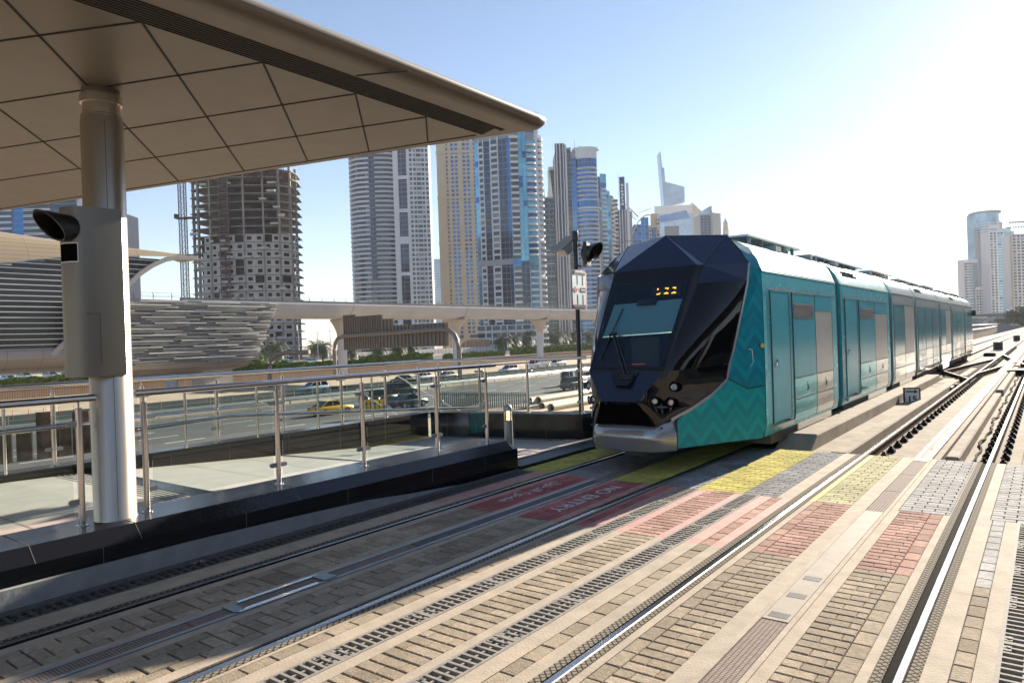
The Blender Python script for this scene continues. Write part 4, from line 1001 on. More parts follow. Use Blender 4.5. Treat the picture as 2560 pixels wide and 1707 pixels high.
# tram tail
q=MB(); tail=[pt(u*.9,46.4,z*.97+.02) for u,z in SP]+[pt(-u*.9,46.4,z*.97+.02) for u,z in SP[::-1]]
q.loft([[pt(u,45.5,z) for u,z in SP]+[pt(-u,45.5,z) for u,z in SP[::-1]],tail],close=True); q.poly(tail); q.loft([rp(45.5),rp(46.4,.9,-.1)]); q.build('tail','blackgl',tram)
q=Pair(); 
for s in (1,-1): q.S(s).obox(pt(s*1.42,45.3,2.4),(.09,0,0),(0,.06,0),(0,0,.14))
q.build('mirror','black',tram)
# wiper
q=MB()
def wp(u,t,o=.02): return wl(u,t)+nrm*o
q.tube([wp(.02,-.04),wp(-.34,.34,.03)],.012,8); q.tube([wp(.07,-.02),wp(-.31,.345,.03)],.009,8)
q.obox(wp(.05,-.055,.0),Vector((.10,0,0)),nrm*.03,U_*.045); q.tube([wp(-.36,.08,.018),wp(-.44,.12,.018),wp(-.31,.60,.018)],.010,6)
q.tube([wp(-.40,.335,.03),wp(-.29,.35,.03)],.02,8)
q.build('wiper','black',tram)
q=MB(); q.poly([wl(-.21,-.005)+nrm*.004,wl(.21,-.005)+nrm*.004,wl(.12,-.12)+Vector((0,-.045,0)),wl(-.10,-.12)+Vector((0,-.045,0))]); q.build('wiper_base','blackgl',tram)
# wheels
for yb_ in (11.8,13.4,22.0,23.6,32.1,33.7,42.0,43.6):
    q=MB()
    for s in (1,-1):
        c=pt(s*.72,yb_,.29); vs=[]
        q.tube([(c[0]-.06,c[1],c[2]),(c[0]+.06,c[1],c[2])],.28,20)
    q.build('wheelset','iron',tram)
# ---------------- surroundings ----------------
M['sand']=mat('sand',(.46,.36,.25),.95,0,.22,.35,.3,3,dirt=.4,dirtcol=(.35,.3,.24))
M['asphalt']=mat('asphalt',(.085,.085,.085),.85,0,.16,.5,.2,8,dirt=.4,dirtcol=(.12,.115,.11))
M['line']=mat('lane_paint',(.7,.7,.68),.7); M['liney']=mat('edge_paint',(.62,.45,.15),.7)
M['wallstone']=brickmat('boundary_wall',(.30,.22,.17),(.34,.26,.2),(.16,.12,.10),.35,2.5,.05,.9,swap=(1,2),bump=.6)
M['viaduct']=mat('viaduct_concrete',(.50,.52,.56),.7,0,.08,.25,dirt=.25,dirtcol=(.35,.32,.28))
M['capital']=mat('capital_concrete',(.50,.44,.37),.75,0,.08,.3)
M['leaf']=mat('hedge_leaf',(.12,.20,.025),.6,0,.5,1.2); M['leaf2']=mat('tree_leaf',(.055,.085,.02),.65,0,.5,1)
M['frond']=mat('palm_frond',(.10,.12,.055),.55,0,.35,1.5); M['trunk']=mat('palm_trunk',(.16,.115,.075),.95,0,.3,4,.5,8)
M['gold']=brickmat('gold_shell',(.58,.43,.25),(.62,.47,.29),(.30,.22,.13),5.2,.62,.03,.34,.55,swap=(1,2),bump=.25)
M['hull']=brickmat('hull_panel',(.33,.29,.26),(.36,.32,.28),(.14,.12,.11),4.5,1.3,.03,.45,.3,swap=(1,2),bump=.3)
M['slat']=mat('facade_slat',(.50,.50,.48),.45,.3,.12,.4); M['slatback']=mat('slat_backing',(.09,.09,.09),.7)
M['darkglass']=mat('station_glass',(.008,.01,.014),.08,.0,.3,.3,spec=.35)
M['greyglass']=mat('upper_glass',(.06,.065,.075),.25,.2)
M['signback']=mat('sign_back',(.25,.19,.145),.6,.3,.1,1); M['gantry']=mat('gantry_pipe',(.24,.20,.17),.45,.5,.1,1)
M['carglass']=mat('car_glass',(.012,.015,.018),.05,.1,spec=.8); M['tyre']=mat('tyre',(.02,.02,.02),.85)
M['rust']=mat('rusty_steel',(.085,.04,.022),.9,.2,.6,2.5); M['pipe']=mat('cream_pipe',(.55,.46,.32),.6,0,.12,1,dirt=.4,dirtcol=(.4,.28,.15))
M['hoard']=mat('white_hoarding',(.62,.62,.62),.7); 
q=MB(); q.add([(-3900,-3900,-5.2),(3900,-3900,-5.2),(3900,3900,-5.2),(-3900,3900,-5.2)],[(0,1,2,3)]); struct(q.build('ground','sand'))
q=MB(); q.box(-3890,-135.6,-3890,3890,-5.3,-3.5); struct(q.build('upper_ground','sand'))
q=MB(); q.box(-77.8,-46,-300,1500,-5.19,-5.16); q.box(-98.5,-82.5,-300,1500,-5.19,-5.16); struct(q.build('highway','asphalt'))
q=MB(); q.box(-200,-150,-60,600,-3.49,-3.47); struct(q.build('car_park','asphalt'))
q=MB()
for x in (-70,-65.9,-61.8,-57.7,-53.6):
    y=-40
    while y<330: q.box(x-.09,x+.09,y,y+3.2,-5.158,-5.154); y+=9.5 if x>-71 else 9
for x in (-86.6,-90.2,-93.8):
    y=-40
    while y<330: q.box(x-.07,x+.07,y,y+3,-5.158,-5.154); y+=10
q.box(-49.9,-49.7,-40,330,-5.158,-5.154); struct(q.build('lane_marking','line'))
q=MB(); q.box(-73.4,-73.2,-40,330,-5.158,-5.154); struct(q.build('lane_marking','liney'))
q=MB(); q.box(-77.7,-73.9,-40,400,-5.16,-5.12); struct(q.build('verge','concrete_light'))
# guardrail + mesh fence between carriageways
t=thing('guardrail','double galvanised guardrail with short posts between the two carriageways','guardrail',(-75,60,-5.1))
for x in (-75.9,-73.9):
    q=MB(); q.loft([[(x,-30,-4.75),(x+.06,-30,-4.68),(x,-30,-4.6),(x+.06,-30,-4.52),(x,-30,-4.45)],[(x,330,-4.75),(x+.06,330,-4.68),(x,330,-4.6),(x+.06,330,-4.52),(x,330,-4.45)]]); q.build('beam','alu',t,solid=.02)
    for i in range(45): q=MB(); y=-20+i*4; q.box(x-.12,x-.02,y,y+.12,-5.16,-4.48); q.build('post','greymetal',t)
t=thing('mesh_fence','low grey mesh fence with slim posts along the edge of the far carriageway','fence',(-81.5,60,-5.2))
q=MB(); 
for z in (-4.0,-4.5,-4.95): q.box(-81.52,-81.48,-30,330,z,z+.05)
q.build('rail','alu',t)
for i in range(60): q=MB(); y=-20+i*3; q.box(-81.54,-81.46,y,y+.08,-5.2,-3.9); q.build('post','alu',t)
q=MB(); q.box(-81.505,-81.495,-30,330,-5.1,-3.95)
M['mesh']=mixglass('mesh_infill',(.62,.66,.66),fac=.05); q.build('mesh_panel','mesh',t)
# retaining wall
t=thing('boundary_wall','long brown retaining wall with pale coping below the hedges and car park','wall',(-135.3,100,-5.2)); q=MB(); q.box(-135.6,-135.2,-60,420,-5.2,-3.35); q.build('wall','wallstone',t); q=MB(); q.box(-135.7,-135.1,-60,420,-3.35,-3.2); q.build('coping','capital',t)
# slat fence by the near edge of the road
t=thing('slat_fence','grey green fence of upright slats at the near edge of the highway','fence',(-47,56,-5.2)); q=MB(); q2=MB()
fa=Vector((-52.5,55.3,0)); fb=Vector((-41.5,57.2,0)); nf=44
for i in range(nf):
    p=fa.lerp(fb,i/nf); q.box(p.x-.07,p.x+.07,p.y-.02,p.y+.02,-5.2,-3.55+(.1 if i%12==0 else 0))
M['slatgreen']=mat('fence_slats',(.13,.16,.15),.6); q.build('slats','slatgreen',t); q2.bar(fa+Vector((0,0,-3.8)),fb+Vector((0,0,-3.8)),.05,.08); q2.bar(fa+Vector((0,0,-5)),fb+Vector((0,0,-5)),.05,.08); q2.build('rail','slatgreen',t)
# rusty sheet piles
for i,(x,y,w_,h_,lab) in enumerate([(-54.9,16.5,1.0,2.0,'leftmost short rusty brown sheet pile seen through the far railing'),(-54.8,17.7,.9,1.9,'second short rusty sheet pile from the left through the far railing'),(-54.7,18.9,1.0,3.2,'tallest of the rusty sheet piles left of the steel column'),(-54.7,20.0,1.1,2.3,'ragged rusty sheet pile right of the tallest one'),(-54.6,21.2,1.2,3.0,'rusty sheet pile nearest the steel column'),(-54.3,24.2,.7,3.0,'rusty sheet pile seen between the column and the first railing post')]):
    t=thing('sheet_pile',lab,'sheet pile',(x,y,-5.2),0,'rusty sheet piles'); q=MB(); hw=w_/2
    pl=[(x,y-hw),(x+.25,y-hw*.6),(x+.25,y+hw*.6),(x,y+hw),(x-.04,y+hw),(x+.2,y+hw*.55),(x+.2,y-hw*.55),(x-.04,y-hw)]
    q.prism(pl,-5.2,-5.2+h_); 
    q.build('sheet','rust',t)
    q=MB(); q.box(x-.05,x+.05,y+hw-.03,y+hw+.05,-5.2,-5.2+h_+.1); q.build('edge_bar','pipe',t)
# pipes
for i,(x,y,z,L,lab) in enumerate([(-42.6,58.6,-4.55,19,'left cream pipe of the upper pair lying beside the highway'),(-41.7,58.9,-4.5,19,'right cream pipe of the upper pair beside the highway'),(-38.6,56.6,-4.9,15,'lower cream pipe in front of the pair, beside the highway'),(-40.8,58.2,-5.0,14,'small dark end of a cream pipe half hidden under the pair')]):
    t=thing('concrete_pipe',lab,'pipe',(x,y,-5.2),0,'cream pipes stacked by the highway'); q=MB(); r=.42; P=[Vector((x+i_*.9*0+k*.03*0,y+k,z)) for k in (0,L) for i_ in (0,)]
    n_=20; ring=lambda yy,rr:[(x+rr*math.cos(2*math.pi*k/n_),yy,z+rr*math.sin(2*math.pi*k/n_)) for k in range(n_)]
    q.loft([ring(y+.5,r*.85),ring(y,r*.85),ring(y,r),ring(y+L,r),ring(y+L,r*.85)],close=True); q.build('shell','pipe',t,smooth=True)
    q=MB(); q.poly(ring(y+.5,r*.85)); q.build('bore','void',t)
# delineator posts
for i,y in enumerate((29,30.6,32.1,33.7,35.3)):
    t=thing('delineator_post',['leftmost','second from left','middle','fourth from left','rightmost'][i]+' of the five slim orange posts on the far carriageway at left','traffic post',(-93,y,-5.16),0,'orange posts on the far carriageway')
    q=MB(); q.lathe((-93,y,-5.16),[(.12,0),(.12,.05),(.05,.07),(.045,.85),(0,.88)],10); q.build('post','orange',t); q=MB(); q.lathe((-93,y,-4.62),[(.052,0),(.050,.12)],10); q.build('band','whitep',t)
# yellow arrow board
t=thing('arrow_board','yellow roadwork board with black upward arrows and a red strip, two amber lamps on top','road sign',(-50.6,46,-5.2))
ax_,ay_=-51.3,45.3; dd=Vector((.78,.62,0)).normalized(); nn=Vector((dd.y,-dd.x,0)); c=Vector((ax_,ay_,-3.95))
M['signy']=mat('sign_yellow',(.75,.46,.02),.5); q=MB(); q.obox(c,dd*1.32,nn*.03,Vector((0,0,.50))); q.build('board','signy',t)
q=MB()
for k in range(5):
    o=c+nn*.035+dd*(-1.02+k*.40); 
    q.obox(o-Vector((0,0,.12)),dd*(.05 if k else .1),nn*.004,Vector((0,0,.24))); q.extr([o+dd*-.14+Vector((0,0,.1)),o+dd*.14+Vector((0,0,.1)),o+Vector((0,0,.38))],nn*.008)
q.build('arrow','black',t); q=MB(); q.obox(c+nn*.034+dd*1.12,dd*.16,nn*.005,Vector((0,0,.45))); q.build('red_strip','redp',t)
q=MB(); 
for s in (-.45,.55): q.lathe(tuple(c+dd*s+Vector((0,0,.5))),[(.07,0),(.09,.12),(.05,.2),(0,.22)],10)
q.build('lamp','amber',t); q=MB()
for s in (-1,1): q.bar(c+dd*s+Vector((0,0,-.5)),c+dd*s+Vector((0,0,-1.25)),.06,.06)
q.build('leg','greymetal',t)
# white cords slung behind the far railing
for k,(a,b,lab) in enumerate([((-13.5,11.4,.75),(-11.2,12.4,-.55),'left white cord sloping down behind the far railing'),((-13.9,13.0,1.05),(-11.0,13.8,-.35),'right white cord sloping down behind the far railing')]):
    q=MB(); q.tube([Vector(a).lerp(Vector(b),i/8)+Vector((0,0,-.1*math.sin(math.pi*i/8))) for i in range(9)],.012,6); tag(q.build('cord','whitep'),lab,'cord')
# ---------------- cars ----------------
def paint(n,c): M[n]=mat(n,c,.28,.3,coat=.6); return n
CP={'white':paint('car_white',(.68,.70,.71)),'blue':paint('car_pale_blue',(.42,.56,.66)),'black':paint('car_black',(.012,.013,.016)),'navy':paint('car_navy',(.014,.03,.06)),'silver':paint('car_silver',(.42,.41,.38)),'yellow':paint('car_yellow',(.78,.45,.02)),'grey':paint('car_grey',(.12,.13,.14)),'red':paint('car_red',(.4,.03,.03)),'cream':paint('car_cream',(.62,.58,.47))}
def car(name,kind,colr,label,cat,loc,rz,group=None):
    t=thing(name,label,cat,(0,0,0),0,group)
    P={'sedan':dict(L=4.7,H=1.42,sh=.88,prof=[(-2.35,.62),(-2.3,.82),(-1.5,.93),(1.0,.92),(2.1,.78),(2.33,.6)],gh=[(-1.75,.9),(-.85,1.42),(.25,1.42),(1.15,.92)]),
       'suv':dict(L=4.8,H=1.75,prof=[(-2.38,.7),(-2.36,1.05),(-1.9,1.10),(.95,1.08),(2.15,.98),(2.38,.7)],gh=[(-2.3,1.07),(-2.0,1.72),(.1,1.75),(1.05,1.08)]),
       'van':dict(L=5.0,H=2.1,prof=[(-2.5,.6),(-2.5,1.15),(-2,1.2),(1.6,1.15),(2.3,.98),(2.48,.6)],gh=[(-2.47,1.18),(-2.35,2.08),(1.0,2.1),(1.85,1.15)]),
       'truck':dict(L=6.4,H=2.3,prof=[(-3.2,.6),(-3.2,.85),(1.2,.85),(1.25,1.35),(3.1,1.25),(3.2,.6)],gh=[(1.25,1.3),(1.35,2.25),(2.4,2.25),(3.05,1.3)])}[kind]
    wd=.9 if kind!='truck' else 1.0
    body=MB(); top=P['prof']; L=P['L']
    xs=[p[0] for p in top]; rows=[]
    for x,z in top:
        tf=1-.10*max(0,(abs(x)-L*.38)/(L*.12))
        rows.append([(x,-wd*tf*.93,.28),(x,-wd*tf,.45),(x,-wd*tf,z-.12),(x,-wd*tf*.9,z),(x,wd*tf*.9,z),(x,wd*tf,z-.12),(x,wd*tf,.45),(x,wd*tf*.93,.28)])
    body.loft(rows,close=True); body.poly(rows[0][::-1]); body.poly(rows[-1]); body.build('body',CP[colr],t,smooth=True,world=False)
    g0=P['gh']; q=MB(); b0,b1=wd*.88,wd*.72
    A_,B_,C_,D_=g0
    v=[(A_[0],-b0,A_[1]),(B_[0],-b1,B_[1]),(C_[0],-b1,C_[1]),(D_[0],-b0,D_[1]),(A_[0],b0,A_[1]),(B_[0],b1,B_[1]),(C_[0],b1,C_[1]),(D_[0],b0,D_[1])]
    q.add(v,[(0,1,2,3),(7,6,5,4),(0,4,5,1),(2,6,7,3)]); q.build('windows','carglass',t,world=False)
    q=MB(); q.box(B_[0]-.05,C_[0]+.05,-b1-.02,b1+.02,B_[1]-.03,B_[1]+.03)
    for s in (-1,1):
        for (p_,r_) in ((v[0],v[1]),(v[2],v[3])): q.bar((p_[0],s*abs(p_[1]),p_[2]),(r_[0],s*abs(r_[1]),r_[2]),.07,.05)
        mx_=(B_[0]+C_[0])/2; q.bar((mx_-.05,s*b0*.99,A_[1]),(mx_,s*b1*1.01,B_[1]),.07,.03)
        if kind in('van',): q.bar((-1.2,s*b0,A_[1]),(-1.2,s*b1,B_[1]),.5,.05)
    q.build('roof',CP[colr],t,world=False)
    wx=L*.30
    for sx in (-1,1):
        for sy in (-1,1):
            q=MB(); q.tube([(sx*wx,sy*(wd-.2),.33),(sx*wx,sy*(wd+.005),.33)],.33,14); wh=q.build('wheel','tyre',t,world=False)
            q=MB(); q.tube([(sx*wx,sy*(wd),.33),(sx*wx,sy*(wd+.015),.33)],.2,10); q.build('rim','greymetal',wh,world=False)
    for sy in (-1,1):
        q=MB(); q.box(L/2-.16,L/2-.02,sy*wd*.62-.15,sy*wd*.62+.15,.62,.74); q.build('headlight','lens',t,world=False)
        q=MB(); q.box(-L/2+.0,-L/2+.12,sy*wd*.68-.13,sy*wd*.68+.13,.68,.84); q.build('taillight','redp',t,world=False)
    if kind=='truck':
        q=MB(); q.box(-3.15,1.1,-1,1,.88,1.0); 
        for s in (-1,1): q.box(-3.15,1.1,s*.98-.02,s*.98+.02,1.0,1.35)
        q.build('flatbed',CP[colr],t,world=False)
    t.location=loc; t.rotation_euler=(0,0,rz); return t
N_=R(-90); U_p=R(90)
G1='cars driving on the near carriageway'; G2='vehicles on the far carriageway'
car('car','suv','blue','pale blue crossover car on the far carriageway, left of the gantry','car',(-87.8,65.8,-5.16),N_,G2)
car('car','suv','black','black hatchback on the near carriageway behind the yellow arrow board','car',(-61.8,55.5,-5.16),U_p,G1)
car('taxi','sedan','yellow','yellow taxi on the near carriageway, partly hidden by the ramp parapet','taxi',(-58.5,46.0,-5.16),U_p,G1)
car('car','suv','black','large black off-roader on the near carriageway, above the navy saloon','car',(-69.3,66.3,-5.16),U_p,G1)
car('car','sedan','navy','dark navy saloon just right of the yellow arrow board','car',(-55.7,54.2,-5.16),U_p,G1)
car('car','sedan','black','black saloon on the far carriageway, first of three close together','car',(-89.6,86,-5.16),N_,G2)
car('car','sedan','white','white saloon on the far carriageway, second of three close together','car',(-92,93.5,-5.16),N_,G2)
car('car','sedan','silver','silver beige saloon on the far carriageway, third of three close together','car',(-89.6,97.3,-5.16),N_,G2)
car('car','suv','white','white off-roader on the far carriageway right of the gantry leg','car',(-88.7,115,-5.16),N_,G2)
car('truck','truck','white','white flatbed truck with crane arm on the far carriageway','truck',(-96,136.5,-5.16),N_,G2)
car('truck','van','white','white cab truck following the flatbed on the far carriageway','truck',(-96.5,145.5,-5.16),N_,G2)
car('minibus','van','white','white minibus with green tinted windows behind the end wall railing','minibus',(-56,88.5,-5.16),U_p,G1)
car('car','suv','navy','dark blue off-roader in front of the minibus, beside the pipes','car',(-50.9,80.5,-5.16),U_p,G1)
car('car','sedan','white','white saloon between the sign post and the tram nose','car',(-60,99,-5.16),U_p,G1)
car('car','suv','white','white car behind the black one next to the tram nose','car',(-56.6,92.5,-5.16),U_p,G1)
car('car','sedan','black','black car with visible wheels next to the tram nose','car',(-49.5,84.5,-5.16),U_p,G1)
car('car','sedan','grey','dark grey car parked in front of the white hoarding near the right palms','car',(-158,190,-3.47),U_p)
prk=[]
cols=['white','silver','grey','white','blue','cream','white','black','silver','white']
first={}
for i in range(22):
    y=46+i*4.3+random.uniform(-.5,.5); x=-176+random.uniform(-1,1)-(i%2)*6
    cc=cols[(i*7)%10]
    if cc not in first:
        first[cc]=car('parked_car','sedan' if i%3 else 'suv',cc,cc.replace('blue','pale blue')+' car parked in the car park between the hedge and the palms','car',(x,y,-3.47),R(8+random.uniform(-6,6)),'cars parked behind the hedge')
    else: copy_tree(first[cc],loc=(x,y,-3.47),rz=R(8+random.uniform(-8,8)))
car('van','van','white','white van parked under the front of the station hull at left','van',(-168,44,-3.47),R(20))
# ---------------- metro viaduct ----------------
t=thing('viaduct','pale concrete metro viaduct crossing behind the highway on flared columns','viaduct',(-122,80,-5.2))
def deck(y0,y1):
    q=MB(); pr=[(-117.6,10.55),(-117.6,10.2),(-118.1,9.2),(-119.2,8.1),(-120.4,7.55),(-123.6,7.55),(-124.8,8.1),(-125.9,9.2),(-126.4,10.2),(-126.4,10.55),(-126.0,10.55),(-125.6,9.4),(-118.4,9.4),(-118.0,10.55)]
    q.loft([[(x,y0,z) for x,z in pr],[(x,y1,z) for x,z in pr]],close=True); q.poly([(x,y0,z) for x,z in pr]); q.poly([(x,y1,z) for x,z in pr][::-1]); return q
cys=[62,99.5,136.6,174.2,211,248,286,324,362]
for a,b in zip(cys,cys[1:]): deck(a+.08,b-.08).build('deck_span','viaduct',t,smooth=False)
for y in cys[0:-1]:
    q=MB(); 
    rows=[]
    for z,rx,ry in [(7.5,3.3,1.7),(7.15,3.2,1.7),(6.6,2.5,1.6),(5.6,1.65,1.35),(4.6,1.15,1.1),(3.6,1.0,1.0)]: rows.append([(-122+rx*math.cos(k*math.pi/12)*(1),y+ry*math.sin(k*math.pi/12),z) for k in range(24)])
    q.loft(rows,close=True); q.poly(rows[0]); q.build('capital','capital',t,smooth=True)
    q=MB(); q.lathe((-122,y,-5.5),[(1.0,0),(1.0,9.2)],24); q.build('column','viaduct',t,smooth=True)
q=MB(); q.box(-117.75,-117.7,50,362,11.55,11.6); q.box(-117.75,-117.7,50,362,11.1,11.14); q.box(-126.3,-126.25,50,362,11.55,11.6); q.build('handrail','greymetal',t)
for i in range(100):
    y=51+i*3.1; q=MB(); q.bar((-117.85,y,10.5),(-117.7,y,11.2),.09,.06); q.bar((-117.7,y,11.2),(-118.0,y,11.62),.09,.05); q.build('rail_post','iron',t)
q=MB(); q.box(-118.4,-118.0,62,362,9.5,10.9); q.build('cable_tray','slatback',t)
# ---------------- metro station ----------------
t=thing('metro_station','metro station with golden curved shell roof, dark ribbed glass and grey slatted side block','station',(-122,50,-5.2))
# shell roof
q=MB(); rows=[]
def itp(T_,x):
    if x<=T_[0][0]: return T_[0][1]
    for (x0,v0),(x1,v1) in zip(T_,T_[1:]):
        if x<=x1: return v0+(v1-v0)*(x-x0)/(x1-x0)
    return T_[-1][1]
ZL=[(-10,8.5),(10,11),(24,13.2),(36,15.1),(43.5,16.5),(48,17.0),(54,17.5),(60,17.8),(65.3,18.0)]
ZU=[(-10,20.6),(24,20.8),(36,20.4),(43.5,19.8),(54,19.2),(60,18.7),(65.3,18.15)]
BN=[(1.8,42.2),(2.6,43),(3.7,44.2),(6,46.6),(8,48.8),(10.4,51.2),(12.6,53.4),(14.7,55.5),(16.2,57.6),(17.2,59.6),(17.7,61.5),(17.95,65.3)]
rows=[]
for i in range(31):
    y=-10+75.3*i/30; zl=itp(ZL,y); zu=itp(ZU,y); rows.append([(-118.2-5*((k/8)**1.7)*max(.05,min(1,(65.3-y)/18)),y,zl+(zu-zl)*math.sin(k/8*math.pi/2)) for k in range(9)])
q.loft(rows); q.build('shell_roof','gold',t,smooth=True)
bnd=lambda z: itp(BN,z)
def ytop(z): # where the roof edge drops below z
    y=-10
    while itp(ZL,y)<z and y<65: y+=.25
    return y
def glaz(z0,z1,nm,m):
    q=MB(); z=z0; rows=[]
    while z<z1:
        a_,b_=z,min(z+.4,z1); ya=ytop(b_) if b_>8.5 else -10
        q.poly([(-119.2,max(-10,ya),a_),(-119.2,bnd(a_),a_),(-119.2,bnd(b_),b_),(-119.2,max(-10,ya),b_)]); z+=.4
    q.build(nm,m,t)
glaz(1.8,9.8,'dark_glazing','darkglass'); glaz(9.8,17.8,'upper_glazing','greyglass')
q=MB(); z=2.6
while z<17.8: q.box(-119.2,-118.8,min(ytop(z)-.2 if z>8.5 else -10,bnd(z)-.3),bnd(z),z,z+.10); z+=.80
q.build('glazing_fin','whitep',t)
q=MB(); pth=[(-118.5,y,z) for z,y in BN]
for a_,b_ in zip(pth,pth[1:]): q.bar(a_,b_,.7,.6,up=(1,0,0))
q.build('arch_band','nosing',t)
q=MB(); q.extr([(-118.3,66.2,17.75),(-118.3,64.8,18.15),(-118.3,62,18.45),(-118.3,60,17.7),(-118.3,63,17.1)],(-1.2,0,0)); q.build('roof_tip','gold',t)
# hull
q=MB(); rows=[]
for y in (-12,10,30,40,44,47): 
    rows.append([(-118.6,y,2.9),(-118.2,y,2.2),(-118.3,y,1.2),(-119.2,y,.3),(-121,y,-.4),(-123,y,-.7)])
q.loft(rows); q.build('hull','hull',t,smooth=True)
# slatted block
y0,y1b,y1t=47.0,75.0,80.3
q=MB(); yl=lambda z:75.0+(z+.9)*(80.3-75)/(10.9)
q.extr([(-117.2,y0,-.3),(-117.2,yl(-.3),-.3),(-117.2,yl(10.2),10.2),(-117.2,y0,10.5)],(-9,0,0)); q.build('slat_backing','slatback',t)
rnd=random.Random(4); z=-.25; q=MB()
while z<10.3: q.box(-117.2,-117.08,y0,yl(z),z,z+.055); z+=.165
q.build('fine_slat','slat',t)
q=MB(); z=-.2; k=0
while z<10.2:
    y=y0-rnd.uniform(0,9)
    while y<yl(z)-.3:
        L=rnd.uniform(6,12); e=min(y+L,yl(z)+rnd.uniform(-.2,.7)); o=(.30,.45,.6)[k%3]
        if e>y0+.2: q.bar((-117.2+o,max(y,y0),z+.08),(-117.2+o,e,z+.08),.09+o*.4,.15,up=(.4,0,1))
        y=e+rnd.uniform(1.2,6.5)
    z+=.33; k+=1
q.build('slat_cladding','slat',t)
q=MB(); rows=[]
for y in (50,60,70,74.5): k=1-.3*max(0,(y-66)/9); rows.append([(-117.1,y,-.35),(-117.3,y,-.9*k-.1),(-119,y,-1.9*k),(-122,y,-2.5*k)])
q.loft(rows); q.build('under_hull','hull',t,smooth=True)
q=MB(); q.box(-123.5,-119.5,66.5,72,-5.2,-1.6); q.build('pier','capital',t)
# ---------------- gantry sign ----------------
t=thing('road_gantry','brown back of a large ribbed road sign on a bent pipe gantry','road sign',(-86,95,-5.2))
pA=[(-119,95,-5.2),(-119,95,.8),(-118.7,95,2.2),(-117.8,95,3.2),(-116.2,95,3.65),(-112,95,3.75),(-88.5,95,4.15),(-86.6,95,3.9),(-85.3,95,3.1),(-84.6,95,1.9),(-84.3,95,.4),(-84.2,95,-5.2)]
q=MB(); q.tube(pA,.42,16); q.build('pipe_frame','gantry',t,smooth=True)
for (x0,x1,z1) in ((-116.3,-112.6,8.0),(-112.5,-104.6,7.6),(-104.5,-101.5,6.7),(-101.4,-87.2,5.35)):
    q=MB(); q.box(x0,x1,95.5,95.7,.9+(x0+116)*.012,z1); q.build('sign_panel','signback',t)
q=MB(); x=-116.2
while x<-87.3: q.box(x,x+.14,95.2,95.52,.8+(x+116)*.012,(8.05 if x<-112.5 else 7.65 if x<-104.5 else 6.75 if x<-101.4 else 5.4)); x+=1.0 if x>-106 else .72
q.build('rib','gantry',t)
t=thing('road_gantry','end of a second dark pipe gantry bending left of the sign','road sign',(-112,78,-5.2))
q=MB(); q.tube([(-111.6,74.5,-5.2),(-111.6,74.5,-1.5),(-111.3,74.7,-.3),(-110.5,75.2,.5),(-109,76,.8),(-104.6,78.0,.85)],.40,14); q.build('pipe_frame','gantry',t,smooth=True)
# street lamps
for (x,y,h,lab) in [(-194.6,141,7.1,'tall twin street lamp far left behind the palms'),(-189.7,144.7,6.3,'middle twin street lamp behind the viaduct'),(-188,148.5,6.8,'right twin street lamp next to the first viaduct column')]:
    t=thing('street_lamp',lab,'street lamp',(x,y,-3.5)); q=MB(); q.tube([(x,y,-3.5),(x,y,h)],.12,6); q.build('pole','greymetal',t); q=MB(); q.obox((x,y,h),Vector((1.2,.9,0)),(.1,-.1,0),(0,0,.07)); q.build('lamp_head','greymetal',t)
t=thing('street_lamp','tall grey street lamp with an arm, before the blue towers right of the tram signal','street lamp',(-64,116,-5.2)); q=MB(); q.tube([(-64,116,-5.2),(-64,116,18.6)],.11,8); q.tube([(-65.6,115.0,18.5),(-64,116,18.6),(-61.8,117.6,19.2)],.09,6); q.build('pole','greymetal',t); q=MB(); q.obox((-61.4,117.9,19.3),(.6,.45,0),(.1,-.13,0),(0,0,.09)); q.obox((-65.7,114.9,18.5),(.6,.45,0),(.1,-.13,0),(0,0,.09)); q.build('lamp_head','greymetal',t)
# ---------------- vegetation ----------------
def palm_meshes(seed):
    rn=random.Random(seed); q=MB()
    for i in range(80):
        az=rn.uniform(0,2*math.pi); el=rn.uniform(-.7,1.35); L=rn.uniform(4.0,5.6); p=Vector((0,0,5.2)); d=Vector((math.cos(az)*math.cos(el),math.sin(az)*math.cos(el),math.sin(el)))
        pts=[p]; n=7
        for k in range(n): d=(d+Vector((0,0,-.20-.03*k))).normalized(); p=p+d*L/n; pts.append(p)
        for k in range(n):
            a,b=pts[k],pts[k+1]; sd_=(b-a).cross(Vector((0,0,1))); sd_=sd_.normalized() if sd_.length>1e-4 else Vector((1,0,0))
            for j in range(3):
                m_=a.lerp(b,(j+.5)/3); wl_=.8*math.sin(math.pi*min(1,(k+.6)/(n+.2)))+.12
                for s in (-1,1):
                    tip=m_+sd_*s*wl_+(b-a).normalized()*wl_*.6+Vector((0,0,-wl_*rn.uniform(.25,.7))); w_=(b-a).normalized()*.075
                    q.add([m_-w_,m_+w_,tip],[(0,1,2)])
            q.bar(a,b,.035,.03)
    tk=MB(); prof=[(.42,0)]
    for k in range(15): prof+= [(.34+.05*(k%2),.3+k*.31)]
    prof+=[(.46,4.9),(.55,5.3),(.2,5.6)]
    tk.lathe((0,0,0),prof,10); 
    sk=MB()
    for i in range(26): az=rn.uniform(0,6.28); a=Vector((.3*math.cos(az),.3*math.sin(az),rn.uniform(4.2,5.2))); b=a+Vector((math.cos(az),math.sin(az),-1.4))*rn.uniform(.3,.8); sk.bar(a,b,.10,.03)
    return q,tk,sk
def mkpalm(seed,label,loc,sc,group):
    t=thing('palm_tree',label,'palm tree',(0,0,0),0,group); c,k,s=palm_meshes(seed)
    c.build('crown','frond',t,world=False); k.build('trunk','trunk',t,world=False); s.build('dry_skirt','trunk',t,world=False)
    t.location=loc; t.scale=(sc,)*3; t.rotation_euler=(0,0,random.random()*6); return t
PG='date palms along the car park'
